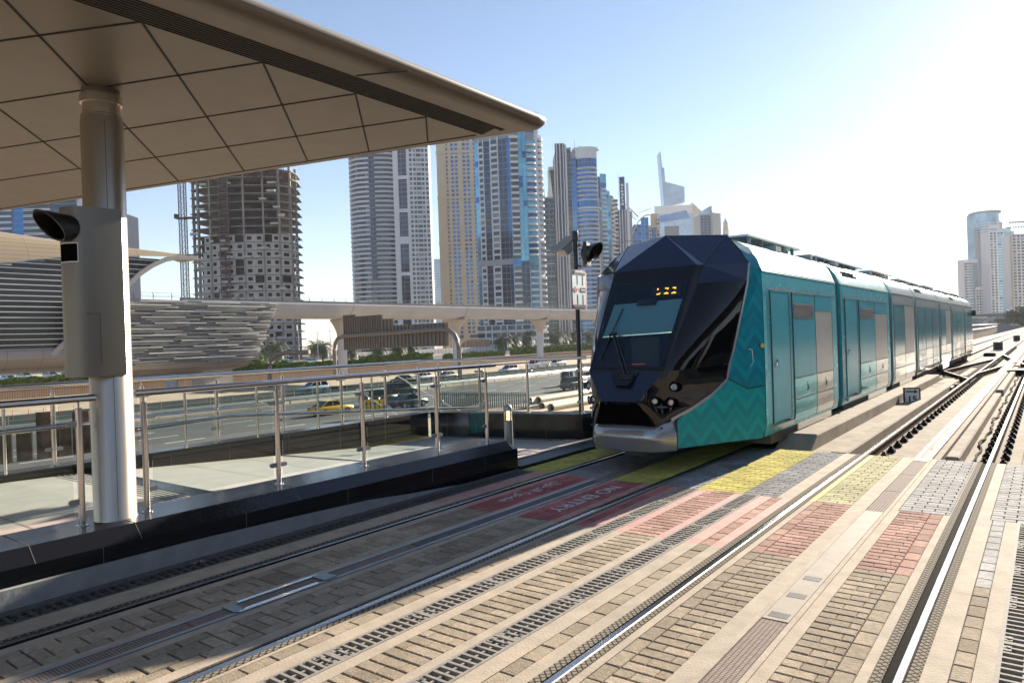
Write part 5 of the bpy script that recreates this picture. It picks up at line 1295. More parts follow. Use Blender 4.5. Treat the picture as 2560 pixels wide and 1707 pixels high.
pl_=[(-210,143,1.02,'bushy date palm just right of the slatted station block'),(-226,150,.8,'dark palm half hidden behind the slatted station block'),(-222,168,.9,'second palm right of the station, behind the bent pipe'),(-198,153,.92,'palm left of the first viaduct column'),
 (-170,142,.72,'palm under the road sign, first from its left end'),(-162,146,.74,'palm under the middle of the road sign, second from its left end'),(-166,158,.74,'palm under the road sign, third from its left end'),(-170,168,.72,'palm under the right end of the road sign'),
 (-165,211,.92,'left palm of the group right of the gantry'),(-176,232,.98,'second palm right of the gantry'),(-188,258,1.12,'large palm just left of the third viaduct column'),(-190,285,1.1,'first palm right of the third viaduct column'),(-196,300,1.12,'second palm right of the third viaduct column'),(-206,325,1.1,'palm left of the black sign post'),(-204,340,1.1,'palm right of the black sign post'),(-203,360,1.05,'palm nearest the tram nose, beside the light green tree')]
protos=[]
for i,(x,y,s_,lab) in enumerate(pl_):
    if i<3: p=mkpalm(i+3,lab,(x,y,-3.5),s_*1.08,PG); protos.append(p)
    else: p=copy_tree(protos[i%3],label=lab,loc=(x,y,-3.5),rz=random.random()*6,scale=(s_*1.08,)*3)
def leafbox(q,x0,x1,y0,y1,z0,z1,n,r=.22,rn=random):
    for _ in range(n):
        x=rn.uniform(x0,x1); y=rn.uniform(y0,y1); 
        hh=z0+(z1-z0)*(.82+.18*math.sin(y*1.3)*math.sin(y*.37+1)); z=rn.uniform(z0+.2,hh) if rn.random()<.5 else hh+rn.uniform(-.15,.1)
        if rn.random()<.4: x=x1
        c=Vector((x,y,z)); a=Vector((rn.gauss(0,1),rn.gauss(0,1),rn.gauss(0,1))).normalized()*r; b=Vector((rn.gauss(0,1),rn.gauss(0,1),rn.gauss(0,1))).normalized()*r
        q.add([c-a-b*.5,c+a-b*.5,c+b],[(0,1,2)])
def hedge(label,x0,x1,y0,y1,h,n):
    t=thing('hedge',label,'hedge',(x1,y0,-3.5)); q=MB(); leafbox(q,x0,x1,y0,y1,-3.5,-3.5+h,n); q.build('leaves','leaf',t); q=MB(); q.box(x0+.3,x1-.3,y0+.2,y1-.2,-3.5,-3.5+h*.7); q.build('inner_twigs','leaf2',t)
hedge('bright green hedge above the wall left of the first viaduct column',-140,-137.5,72,101,2.09,9000)
hedge('low green hedge below the station hull at far left',-150,-148,30,68,1.62,5000)
hedge('bright green hedge between the first two viaduct columns, below the road sign',-139,-136.4,118,143,2.70,8000)
hedge('thin broken hedge behind the first viaduct column',-142,-140,101,122,1.76,3500)
hedge('dull green hedge right of the third viaduct column on top of the brown wall',-140,-137.5,182,245,2.97,9000)
hedge('dull green hedge left of the third viaduct column',-140,-138,150,178,2.03,4000)
def tree(label,x,y,z,h,rad,n,m='leaf2',th=.25):
    t=thing('tree',label,'tree',(x,y,z)); rn=random.Random(int(abs(x*7+y))); q=MB(); cl=[(Vector((rn.gauss(0,rad*.45),rn.gauss(0,rad*.45),h*.62+rn.gauss(0,rad*.33))),rn.uniform(.3,.55)*rad) for _ in range(16)]
    for _ in range(n):
        c,r_=rn.choice(cl); v=Vector((rn.gauss(0,1),rn.gauss(0,1),rn.gauss(0,1))).normalized()*r_*rn.random()**.35; p=Vector((x,y,z))+c+v
        a=Vector((rn.gauss(0,1),rn.gauss(0,1),rn.gauss(0,1))).normalized()*rad*.09; b=Vector((rn.gauss(0,1),rn.gauss(0,1),rn.gauss(0,1))).normalized()*rad*.09
        q.add([p-a,p+a,p+b],[(0,1,2)])
    q.build('crown',m,t); q=MB(); q.tube([(x,y,z),(x,y,z+h*.35),(x+.1,y,z+h*.6)],[th,th*.7,th*.3],8)
    for c,_r in cl[:6]: q.tube([(x,y,z+h*.35),Vector((x,y,z))+c],[th*.4,th*.12],5)
    q.build('trunk','trunk',t)
tree('light green bushy tree beside the slatted station block',-150,97,-3.5,3.6,2.0,2600,'leaf')
tree('small dark green tree behind the sign between the gantry posts',-150,122,-3.5,4.6,1.9,2200)
tree('light green tree just left of the tram nose behind the palms',-200,383,-3.5,9.5,4.6,3500,'leaf')
tree('green shrub in front of the brown wall below the hedge',-131,107,-5.2,2.2,1.3,1500,'leaf2')
tree('dark round tree at the right edge beside the far bridge',-13,520,-5,15,8,4000)
tree('smaller dark tree left of the round one by the far bridge',-24,600,-5,9,5,2000)
# white hoardings with orange panels
t=thing('hoarding','long white site hoarding with an orange row behind it, right of the gantry','hoarding',(-215,250,-3.5)); q=MB(); q.bar((-214,170,-2.3),(-214,345,-2.3),.2,2.4); q.build('white_panel','hoard',t)
q=MB(); y=172
while y<340: q.box(-213.85,-213.75,y,y+.15,-3.5,-1.1); y+=2.4
q.build('post','greymetal',t)
M['tan']=mat('tan_panel',(.55,.34,.2),.8); q=MB(); y=240
while y<300: q.box(-221,-220,y,y+2.2,-3.5,2.2); y+=3
q.build('orange_panel','tan',t)
# ---------------- towers ----------------
def glassm(n,c,metal=.55,rough=.09,var=.35,scale=.09): M[n]=mat(n,c,rough,metal,var,scale,stretch=(1,1,.6),spec=.8); return n
glassm('gl_blue',(.012,.12,.30)); glassm('gl_cyan',(.15,.42,.55),.6); glassm('gl_dark',(.008,.014,.024),.1); glassm('gl_navy',(.014,.045,.09),.4); glassm('gl_green',(.016,.034,.045),.2,var=.6); glassm('gl_pale',(.28,.38,.45),.5)
M['tw_white']=mat('tower_white',(.60,.61,.63),.6,0,.04,.1); M['tw_beige']=mat('tower_beige',(.50,.42,.30),.75,0,.06,.1); M['tw_grey']=mat('tower_grey',(.30,.31,.33),.6); M['tw_blank']=mat('tower_pale',(.66,.66,.66),.6)
M['tw_conc']=mat('raw_concrete',(.25,.23,.20),.9,0,.2,.5); M['tw_block']=mat('blockwork',(.44,.42,.40),.9,0,.12,.8); M['netting']=mat('red_netting',(.075,.032,.028),.9,0,.3,1); M['tw_win']=mat('tower_window',(.035,.05,.07),.15,.2,spec=.8)
M['win_blind']=mat('window_blind',(.22,.23,.24),.5)
class TW:
    def __init__(s,name,label,x,y,h0=-5.2,rz=YAW,cat='tower'):
        s.t=thing(name,label,cat,(x,y,h0),rz); s.w={}; s.b={}; s.p={}
    def P(s,k): return s.p.setdefault(k,MB())
    def facade(s,a,b,bays,z0,z1,fh=3.3,skipf=()):
        a=Vector((*a,0)); b=Vector((*b,0)); tot=sum(x[1] for x in bays); L=(b-a).length; d=(b-a).normalized(); n=Vector((d.y,-d.x,0)); Z=Vector((0,0,1))
        nf=int((z1-z0)/fh+.5); u=0
        def bx(k,u0,u1,o0,o1,za,zb): 
            mb=k if isinstance(k,MB) else s.P(k)
            mb.obox(a+d*(u0+u1)/2+n*(o0+o1)/2+Z*(za+zb)/2,d*(u1-u0)/2,n*abs(o1-o0)/2,Z*(zb-za)/2)
        for bay in bays:
            kd,w_=bay[0],bay[1]*L/tot; g=bay[2] if len(bay)>2 else 'gl_dark'; m=bay[3] if len(bay)>3 else 'tw_white'
            u0,u1=u,u+w_; u=u1
            if kd=='S': bx(('wall',m),u0,u1,-.5,.35,z0,z1); continue
            if kd=='F':
                bx(('glazing',g),u0,u1,-.5,0,z0,z1); k=max(2,int(w_/2.0)); 
                for i in range(k): uu=u0+(i+.5)*w_/k; bx(('fin',m),uu-.32,uu+.32,0,1.1,z0,z1)
                continue
            if kd in('W','G','C'):
                if kd=='W': bx(('wall',m),u0,u0+w_*.16,-.5,.3,z0,z1); bx(('wall',m),u1-w_*.16,u1,-.5,.3,z0,z1)
                elif kd=='C': bx(('wall',m),u0,u0+.25,-.5,.35,z0,z1)
                if kd=='G': bx(('mullion',m if len(bay)>3 else 'tw_grey'),u0,u0+.12,-.3,.12,z0,z1)
            for f in range(nf):
                za=z0+f*fh; zb=za+fh
                if kd=='W':
                    bx(('wall',m),u0+w_*.16,u1-w_*.16,-.5,.28,za,za+fh*.36)
                    q=MB(); bx(q,u0+w_*.16,u1-w_*.16,-.5,.02,za+fh*.36,zb); s.w.setdefault(g,[]).append((za,q))
                elif kd=='G':
                    q=MB(); bx(q,u0+.12,u1,-.5,.0,za+.22,zb); s.w.setdefault(g,[]).append((za,q)); bx(('mullion','tw_grey' if g!='gl_blue' else 'gl_pale'),u0,u1,-.3,.10,za,za+.22)
                elif kd=='A':
                    q=MB(); bx(q,u0,u1,-.5,.0,za+fh*.40,zb); s.w.setdefault(g,[]).append((za,q)); bx(('band',m),u0,u1,-.4,.45,za,za+fh*.16); bx(('band',m),u0,u1,-.4,.3,za+fh*.26,za+fh*.40)
                elif kd in('B','C'):
                    o=bay[4] if len(bay)>4 else 1.3
                    q=MB(); bx(q,u0,u1,-.6,-.05,za+.2,zb); s.w.setdefault(g,[]).append((za,q))
                    q=MB(); bx(q,u0+.1,u1-.1,0,o,za,za+1.15); s.b.setdefault(m,[]).append((za,q))
                elif kd=='R': # half-round balcony
                    q=MB(); bx(q,u0,u1,-.6,-.05,za+.2,zb); s.w.setdefault(g,[]).append((za,q))
                    q=MB(); o=bay[4] if len(bay)>4 else 2.2; pl=[]
                    for k in range(9):
                        an=math.pi*k/8; p=a+d*((u0+u1)/2-math.cos(an)*(u1-u0)/2)+n*(math.sin(an)*o); pl.append((p.x,p.y))
                    q.prism(pl[::-1],za,za+1.05); s.b.setdefault(m,[]).append((za,q))
    def finish(s,wl=90,bl=90,pref=18):
        for (k,m),mb in s.p.items(): mb.build(k,m,s.t,world=False)
        key=lambda x:abs(x[0]-45)
        tot=sum(len(v) for v in s.w.values())
        rn=random.Random(len(s.w)); alt={}
        for g,l in list(s.w.items()):
            if g in ('tw_win','gl_dark','gl_navy','gl_blue','gl_cyan','gl_green'):
                keep=[]
                for x in l: (alt.setdefault({'tw_win':'win_blind','gl_dark':'gl_navy','gl_navy':'gl_dark','gl_blue':'gl_navy','gl_cyan':'gl_blue','gl_green':'gl_dark'}[g],[]) if rn.random()<(.22 if g=='tw_win' else .10) else keep).append(x)
                s.w[g]=keep
        for g,l in alt.items(): s.w.setdefault(g,[]).extend(l)
        for g,l in s.w.items(): multi('window',[x[1] for x in sorted(l,key=key)],g,s.t,max(1,int(wl*len(l)/tot)),world=False)
        tot=sum(len(v) for v in s.b.values()) or 1
        for g,l in s.b.items(): multi('balcony',[x[1] for x in sorted(l,key=key)],g,s.t,max(1,int(bl*len(l)/tot)),world=False)
    def core(s,plan,z0,z1,m='tw_grey'): s.P(('core',m)).prism(plan,z0,z1)
    def plant(s,x0,x1,y0,y1,z,seed=1):
        rn=random.Random(seed)
        for _ in range(7):
            x=rn.uniform(x0,x1); y=rn.uniform(y0,y1); w_=rn.uniform(.8,2.6); h=rn.uniform(.8,3.2); s.P(('roof_plant','tw_grey')).box(x,x+w_,y,y+w_,z,z+h)
        s.P(('roof_mast','iron')).box((x0+x1)/2,(x0+x1)/2+.2,y0,y0+.2,z,z+7)
    def slab(s,plan,z0,z1,m='tw_white',nm='cornice'): s.P((nm,m)).prism(plan,z0,z1)
def inset(pl,k): 
    cx=sum(p[0] for p in pl)/len(pl); cy=sum(p[1] for p in pl)/len(pl); return [(cx+(x-cx)*k,cy+(y-cy)*k) for x,y in pl]
# --- unfinished concrete tower
t=thing('unfinished_tower','unfinished concrete tower, bare floors above and pale blockwork with window holes below','tower',(-284.6,152.9,-5.2),YAW)
PL=[(0,6.5),(3,4.2),(9,2.2),(16,0),(24,-.2),(32,.6),(38,2.8),(41.6,7),(42.3,13),(41,22),(20,26),(2,20)]
fh=3.4
for f in range(25):
    z=f*fh; q=MB(); k=1.045 if f%2 else 1.03; q.prism(inset(PL,k),z,z+.34); 
    q.build('floor_slab','tw_conc',t,world=False)
M['shadeconc']=mat('interior_shade',(.035,.032,.03),.95,spec=.1)  # near-black colour holds the shade inside the bare floors
q=MB(); q.prism(inset(PL,.55),0,84); q.build('core','shadeconc',t,world=False)
q=MB(); q.prism(inset(PL,.86),0,3.4*15.8); q.build('inner_wall','shadeconc',t,world=False)
edge=PL[:9]
def alongpts(pl,step):
    out=[]
    for a,b in zip(pl,pl[1:]):
        a=Vector((*a,0));b=Vector((*b,0)); L=(b-a).length; n=max(1,round(L/step))
        for i in range(n): out.append((a.lerp(b,i/n),(b-a).normalized()))
    return out
for p,d in alongpts(inset(edge+[PL[9]],.985),6.0):
    q=MB(); n=Vector((d.y,-d.x,0)); q.obox(p+Vector((0,0,42)),d*.38,n*.5,Vector((0,0,42))); q.build('column','tw_conc',t,world=False)
rn=random.Random(5); wl_=[]; hol=MB()
for a,b in zip(edge,edge[1:]):
    a=Vector((*a,0));b=Vector((*b,0)); d=(b-a).normalized(); n=Vector((d.y,-d.x,0)); L=(b-a).length; nb=max(1,round(L/4.0)); w_=L/nb
    for f in range(16):
        for i in range(nb):
            if f>14 and rn.random()<.5: continue
            if rn.random()<.13: continue
            u=i*w_; z=f*fh+.34; c=lambda uu,zz:a+d*uu+n*(-.05)+Vector((0,0,zz))
            q=MB(); h=fh-.34; wa,wb=u+w_*.26,u+w_*.74; sl,sh=z+.85,z+2.35
            def wb_(u0,u1,za,zb): q.obox(c((u0+u1)/2,(za+zb)/2),d*(u1-u0)/2,n*.12,Vector((0,0,(zb-za)/2)))
            wb_(u,wa,z,z+h); wb_(wb,u+w_,z,z+h); wb_(wa,wb,z,sl); wb_(wa,wb,sh,z+h); wl_.append(q)
multi('wall_panel',wl_,'tw_block',t,95,world=False)
q=MB()
for f in range(25):
    z=f*fh; q.obox(Vector((16.5,-1.0,z+1.7)),(1.6,0,0),(0,1.0,0),(0,0,.9)) 
for f in range(16,24): 
    for _ in range(2): u=rn.uniform(5,36); q.obox(Vector((u,-.6+abs(u-20)*.12,f*fh+1.0)),(rn.uniform(1,2.4),0,0),(0,.1,0),(0,0,.6))
q.build('hoist_cage','netting',t,world=False)
q=MB()
for f in range(24): q.obox(Vector((16.5,-1.6,f*fh+.2)),(2.2,0,0),(0,.8,0),(0,0,.12)); 
for u in (14.6,18.4): q.obox(Vector((u,-2.2,41)),(.15,0,0),(0,.15,0),(0,0,41))
q.build('hoist_mast','concrete_dark',t,world=False)
q=MB()
for i in range(22): 
    a=rn.uniform(0,1); x=24+18*a; y=-1+9*a*a; q.bar((x,y,76+rn.uniform(-1,1)),(x+rn.uniform(-2,3),y-rn.uniform(1,3),81+rn.uniform(-1,2)),.2,.2)
q.obox(Vector((33,2.2,78.5)),(9,2.0,0),(0,.1,0),(0,0,2.0)); q.build('formwork','netting',t,world=False)
q=MB()
for i in range(60): u=rn.uniform(2,40); f=rn.randrange(2,23); y=-.4+abs(u-20)**1.6*.018; q.obox(Vector((u,y-1.2,f*fh+.9)),(rn.uniform(.6,1.8),0,0),(0,.6,0),(0,0,rn.uniform(.3,.6)))
q.build('loading_platform','tw_block',t,world=False)
# crane mast
t=thing('tower_crane','red and white lattice crane mast beside the unfinished tower','crane',(-289,153.9,-5.2),YAW); q=MB(); w_=1.15
for sx in (-1,1):
    for sy in (-1,1): q.obox(Vector((sx*w_,sy*w_,50)),(.13,0,0),(0,.13,0),(0,0,50))
q.build('chord','netting',t,world=False); q=MB(); z=0
while z<98:
    for (a,b) in (((-w_,-w_),(w_,-w_)),((w_,-w_),(w_,w_)),((w_,w_),(-w_,w_)),((-w_,w_),(-w_,-w_))):
        q.bar((*a,z),(*b,z),.12,.12); q.bar((*a,z),(*b,z+2.3),.10,.10); q.bar((*b,z),(*a,z+2.3),.10,.10)
    z+=2.3
q.build('lattice','tw_grey',t,world=False); q=MB(); q.box(-3,6,-1.6,1.6,62.5,63); q.box(-3.3,-2.2,-1,1,62.6,64.5); q.box(-1,8,-1,1,47,47.4); q.box(-1,8,-1,1,23,23.4); q.build('collar_platform','iron',t,world=False)
# --- dark banded tower with white slab side
T=TW('tower','tall tower with dark banded glass curve at left and white punched wall at right','',0) if False else TW('tower','tall tower with dark banded glass curve at left and white punched wall at right',-385.8,322.2)
cv=[(0,16),(.8,10),(3.2,5.5),(7,2.2),(11.5,.6),(16.8,0)]
for a,b in zip(cv,cv[1:]): T.facade(a,b,[('A',1,'gl_dark')],0,165)
cv2=[(16.8,0),(21.6,0)]
T.facade((7.2,2.0),(16.6,-.5),[('B',1,'tw_win','tw_white',.9),('B',1,'tw_win','tw_white',.9)],0,150)
T.facade((16.8,-.6),(20.4,-.7),[('G',1,'gl_navy'),('G',1,'gl_green')],52,165)
T.facade((16.8,-.5),(20.4,-.6),[('A',1,'gl_dark')],0,52)
for a,b in zip([(20.4,-.2),(26,.3),(30,1.2),(33,3)],[(26,.3),(30,1.2),(33,3)]): T.facade(a,b,[('A',1,'gl_green')],0,165)
T.facade((33,2),(36.6,1.6),[('S',1,'','tw_white')],0,168)
T.facade((36.6,2.6),(42.6,2.2),[('G',1,'gl_navy'),('G',2,'gl_dark')],0,165)
T.facade((42.6,1.4),(44.2,1.3),[('S',1,'','tw_white')],0,168)
for z in (10,32,54,76,98,121,143): T.P(('cross_frame','tw_white')).box(36.2,43,1.0,2.8,z,z+2.4 if z!=76 else z+5)
T.facade((44.2,1.4),(57.8,3.6),[('W',1,'tw_win'),('W',1,'tw_win'),('B',1.2,'tw_win','tw_white',.4),('W',1,'tw_win'),('W',1,'tw_win')],0,162)
T.core([(1,16),(4,6.6),(8,3.2),(17,1),(33,3.2),(57.5,4.4),(57,24),(2,24)],0,164); T.finish()
# --- small far slab between
T=TW('tower','small distant pale tower seen low between the banded tower and the beige one',-622,657.5)
T.facade((0,1),(14,0),[('A',1,'gl_pale','tw_blank'),('G',1,'gl_pale'),('A',1.2,'gl_pale','tw_blank')],0,112,3.4); T.facade((14,0),(15,10),[('S',1,'','tw_blank')],0,118,3.4); T.core([(0,1.2),(14,.6),(14,12),(0,12)],0,113,'tw_blank'); T.finish(40,40)
# --- beige tower
T=TW('tower','beige stone tower with columns of blue glazed bay windows, partly hidden by the canopy',-382.8,412.4)
T.facade((0,0),(6.2,0),[('S',1,'','tw_beige')],0,176)
T.facade((6.2,.2),(31.5,0),[('S',.35,'','tw_beige'),('B',.5,'tw_win','tw_beige',.5),('S',.6,'','tw_beige'),('W',1.1,'gl_blue','tw_beige'),('W',1.1,'gl_blue','tw_beige'),('S',.9,'','tw_beige'),('W',1.1,'gl_blue','tw_beige'),('W',1.1,'gl_blue','tw_beige'),('S',.6,'','tw_beige'),('W',1,'gl_blue','tw_beige')],12,172,3.3)
T.facade((6.2,.2),(31.5,0),[('S',.6,'','tw_beige'),('W',2,'tw_win','tw_beige'),('S',.4,'','tw_beige'),('W',2,'tw_win','tw_beige'),('S',.4,'','tw_beige')],0,12,4)
for z in (26,84,120,156): T.slab([(-.4,-.9),(32,-.9),(32,2),(-.4,2)],z,z+1.6,'tw_beige')
T.core([(0,.6),(31.5,.6),(31,26),(0,26)],0,174,'tw_beige'); T.finish()
# --- white and blue balcony tower
T=TW('tower','white and blue glass tower with stacks of white balconies, right of the beige tower',-243.8,292.0)
H=121
T.facade((0,9.5),(19.5,0),[('G',1.9,'gl_cyan','tw_white'),('W',2.6,'tw_win'),('G',3.1,'gl_navy'),('S',.6,'','tw_white'),('B',3.0,'tw_win','tw_white',.35),('S',.5,'','tw_white'),('G',2,'gl_navy'),('G',2,'gl_navy'),('G',1.6,'gl_blue')],0,H-4)
T.facade((19.5,0),(23.8,0.2),[('C',1,'tw_win','tw_white',1.7)],0,47); T.facade((19.5,0),(23.8,.2),[('C',1,'tw_win','tw_white',1.7)],52,H-6)
T.facade((19.2,-.2),(24,0),[('G',1,'gl_blue')],46.5,52.4)
T.facade((23.8,1.2),(28.2,2.6),[('G',1,'gl_navy'),('G',1,'gl_navy')],0,49); T.facade((23.8,1.2),(28.2,2.6),[('G',1,'gl_cyan'),('G',1,'gl_cyan')],49,H+2)
T.facade((28.2,2.4),(33.2,4.4),[('C',1,'gl_cyan','tw_white',1.5)],0,47); T.facade((28.2,2.6),(33.2,4.6),[('G',1,'gl_cyan')],46.8,52); T.facade((28.2,2.4),(33.2,4.4),[('R',1,'gl_cyan','tw_white',2.4)],52,H-6)
T.facade((33.2,4.8),(34.5,6),[('S',1,'','tw_white')],0,H+3)
T.facade((34.6,6),(37,10),[('R',1,'tw_win','tw_white',1.6)],0,H-1)
T.P(('band','tw_grey')).obox(Vector((9.7,4.4,49)),(9.9,-4.75,0),(.25,.5,0),(0,0,1.5))
T.facade((17,3.4),(33,6.4),[('G',1,'gl_cyan'),('G',1,'gl_cyan'),('S',.5,'','tw_white'),('G',1,'gl_blue')],H-8,H+7)
T.slab([(19,-1),(24,-1),(24,2),(19,2)],H-6,H-4.5); T.slab([(16.8,2.6),(33.6,5.8),(34,9),(16.8,8)],H+3,H+4.2)
for x in (33.6,35.0): T.P(('roof_fin','tw_white')).obox(Vector((x,7,H+4)),(.18,0,0),(0,1.2,0),(0,0,6))
T.core([(0,10.2),(19.5,.8),(33,5.2),(37,10.4),(36,26),(0,26)],0,H-2,'tw_grey'); T.plant(20,33,7,12,H-1,8); T.finish()
T=TW('office_block','low pale office building behind the white hoardings, right of the gantry',-225,268); T.facade((0,0),(30,-2),[('A',1,'gl_navy'),('W',1,'tw_win'),('A',1,'gl_navy'),('W',1,'tw_win')]*2,0,14,3.5); T.core([(0,.5),(30,-1.4),(30,12),(0,12)],0,14.5,'tw_white'); T.finish(20,5)
# --- dark green glass block with spiky fins
T=TW('tower','dark green reflecting glass block with white pointed fins on its roof',-255.8,370.8)
T.facade((0,0),(8.5,0),[('G',1,'gl_green'),('G',1,'gl_green'),('G',1,'gl_green')],0,96,3.3)
for i,x in enumerate((-1.4,1.4,4.4,6.4)): 
    h=(22,26,17,21)[i]; T.P(('roof_fin','tw_blank')).extr([(x,.5,94),(x+2.6,.5,94),(x+1.9,.5,94+h)] if i%2==0 else [(x,.5,94),(x+2.2,.5,94),(x+.3,.5,94+h)],(0,.5,0))
T.core([(0,.4),(8.5,.4),(8.5,14),(0,14)],0,97,'tw_grey')
for z in (46,54,60,62.5): T.P(('band','tw_grey')).box(0,8.5,-.3,.3,z,z+.8)
T.finish()
T=TW('tower','black glass tower slice directly left of the striped white fins',-301.2,449.4)
T.facade((0,0),(6.3,0),[('G',1,'gl_green'),('G',1,'gl_dark')],0,136,3.3); T.core([(0,.4),(6.3,.4),(6.3,16),(0,16)],0,138,'tw_white'); T.finish(60,5)
# --- blue rounded tower with striped fins
T=TW('tower','rounded blue glass tower with white curved balconies and a striped fin column',-286.0,435.8); H=146
T.facade((0,0),(7.2,.0),[('F',1,'gl_dark','tw_white')],0,H+4)
T.facade((7.2,.6),(8.6,.5),[('S',1,'','tw_white')],0,H+3); T.facade((8.6,.8),(11.5,.3),[('G',1,'gl_dark')],0,H-2)
T.facade((11.5,.3),(15.4,-.6),[('G',1,'gl_blue'),('G',1,'gl_blue')],0,H-6)
def arc(c,r,a0,a1,n): return [(c[0]+r*math.cos(R(a0+(a1-a0)*k/n)),c[1]+r*math.sin(R(a0+(a1-a0)*k/n))) for k in range(n+1)]
ar=arc((23.2,8.5),11.2,-136,-50,7)
for a,b in zip(ar,ar[1:]):
    T.facade(a,b,[('A',1,'gl_blue','tw_white')],0,102,3.3); T.facade(a,b,[('G',1,'gl_blue')],102,107,5); T.facade(a,b,[('A',1,'gl_blue','tw_white')],107,H-14,3.3); T.facade(a,b,[('G',1,'gl_blue')],H-14,H-8,3); T.facade(a,b,[('S',1,'','tw_white')],H-8,H-1)
T.slab(arc((23.2,8.5),12,-150,-30,8)+[(30,16),(14,16)],101,102.2); T.slab(arc((23.2,8.5),11.9,-150,-30,8)+[(30,16),(14,16)],H-1,H+.2)
T.P(('roof_plant','tw_grey')).box(16,29,6,12,H,H+1.6); T.P(('roof_plant','tw_grey')).box(14,27,4,4.4,H+1,H+1.6)
T.facade((30.4,2.6),(33,4.2),[('S',.5,'','tw_white'),('G',1,'gl_navy')],0,H-22)
T.facade((33,4.2),(37.4,6.0),[('C',1,'gl_cyan','tw_white',1.6)],0,H-28); T.facade((33.2,4.6),(38,6.6),[('G',1,'gl_cyan')],H-28,H-18)
T.facade((37.4,6),(40.5,8),[('G',1,'gl_cyan'),('G',1,'gl_cyan')],0,H-30); T.facade((40.5,8),(43.5,11),[('C',1,'tw_win','tw_white',1.4)],0,H-34)
T.core([(0,.5),(11.5,.9),(15.4,1),(23,-1.5),(31,2.8),(43,11.2),(42,28),(0,28)],0,H-36,'tw_grey'); T.core([(0,.5),(11.5,.9),(15.4,1),(23,-1.5),(31,3.5),(31,26),(0,28)],H-36,H-2,'tw_grey'); T.plant(2,28,4,10,H,3); T.plant(31,40,9,14,H-36,5); T.finish()
# --- grey striped tower with dark sign fin
T=TW('tower','grey striped tower with a dark upright sign blade on its roof',-272,496.6,rz=YAW)
T.facade((0,3),(3.6,1.4),[('C',1,'tw_win','tw_white',.9)],0,114); T.facade((3.6,1.2),(10.2,.2),[('F',1,'tw_win','tw_white')],0,107); T.facade((10.2,.2),(12.4,.6),[('S',1,'','tw_blank')],0,128)
T.facade((12.4,1),(15.5,3.4),[('C',1,'tw_win','tw_white',1)],0,78)
T.P(('sign_blade','gl_navy')).box(5.2,9.4,.4,1.6,107,133); T.P(('mast','iron')).box(4.4,4.6,.8,1,107,136)
q=MB(); 
for k in range(7): q.box(6.3+(k%2)*.3,8.3-(k%3)*.3,.15,.4,110.5+k*2.5,112.2+k*2.5)
q.build('sign_lettering','tw_blank',T.t,world=False)
T.core([(0,3.4),(10,.6),(15,3.4),(14,18),(0,18)],0,106,'tw_grey'); T.finish(60,60)
# --- arched blue/beige tower
T=TW('tower','blue glass tower with beige window grid and a tilted arch across its top',-302,574.3)
T.facade((0,0),(6,0),[('G',1,'gl_blue'),('G',1,'gl_blue')],0,104,3.4); T.facade((6,0),(13,0),[('G',1,'gl_blue'),('G',1,'gl_blue')],80,108,3.4); T.facade((13,0),(20,0),[('G',1,'gl_blue'),('G',1,'gl_blue')],93,113,3.4)
T.facade((6,-.1),(13,-.1),[('W',1,'gl_navy','tw_beige')]*2,0,78,3.4); T.facade((13,-.1),(20,-.1),[('W',1,'gl_navy','tw_beige')]*2,0,91,3.4)
T.facade((20,-.1),(22.4,-.1),[('W',1,'gl_navy','tw_beige')],0,105,3.4); T.facade((22.4,.4),(27,1.4),[('G',1,'gl_blue'),('G',1,'gl_blue')],0,104,3.4); T.facade((27,1.4),(30.5,3),[('C',1,'tw_win','tw_beige',.8)],0,112,3.4)
q=MB(); P=[Vector((20.5-19.5*math.cos(R(a)),-.9,72+43.5*math.sin(R(a)))) for a in range(12,100,8)]
for a,b in zip(P,P[1:]): q.bar(a,b,1.0,1.6,up=(0,1,0))
q.build('arch_rib','tw_beige',T.t,world=False)
q=MB(); q.bar((-1.5,-.6,127),(11,-.6,114),.8,1.1,up=(0,1,0)); q.bar((-1.5,-.6,121),(9,-.6,111),.5,.8,up=(0,1,0)); q.bar((-1.7,-.6,100),(-1.7,-.6,128),1,1,up=(0,1,0)); q.bar((11,-.6,117.5),(22,-.6,121),.5,.8,up=(0,1,0)); 
for k in range(6): q.bar((-1+k*2,-.6,125.8-k*2),(0+k*2,-.6,120-k*1.8),.3,.4,up=(0,1,0))
q.build('roof_truss','tw_beige',T.t,world=False); T.slab([(19.5,-1),(28.5,0),(30,3),(19.5,3)],104,106,'tw_beige'); T.P(('roof_plant','tw_beige')).box(23,29,2,6,106,117)
T.core([(0,.5),(22,.5),(30,3.4),(30,18),(0,18)],0,100,'tw_grey'); T.finish()
# --- pointed spire tower far away
T=TW('spire_tower','distant grey tower with slanted crown and a single tall spire, above the tram nose',-659.4,1383)
W=93
T.facade((0,3),(80,0),[('A',2,'gl_pale','tw_white')]*4,0,215,6); T.facade((0,2.8),(80,-.2),[('S',1,'','tw_white'),('S',.2,'','tw_white')],262,280)
T.facade((0,2.6),(80,-.4),[('S',1,'','gl_pale')],215,262); 
T.P(('glass_band','gl_blue')).extr([(6,.4,244),(74,-2,252),(66,-2,268),(10,.4,258)],(0,.6,0))
T.P(('screen','gl_green')).box(18,52,-1.6,-.6,175,208); T.P(('screen','gl_dark')).box(20,50,-1.6,-.6,212,236)
q=MB(); q.extr([(22,6,278),(66,6,286),(66.5,6,320),(26,6,332),(24.5,6,362),(20.5,6,362),(18,6,396),(16.2,6,396),(19,6,330)],(0,30,0)); q.build('crown','gl_pale',T.t,world=False)
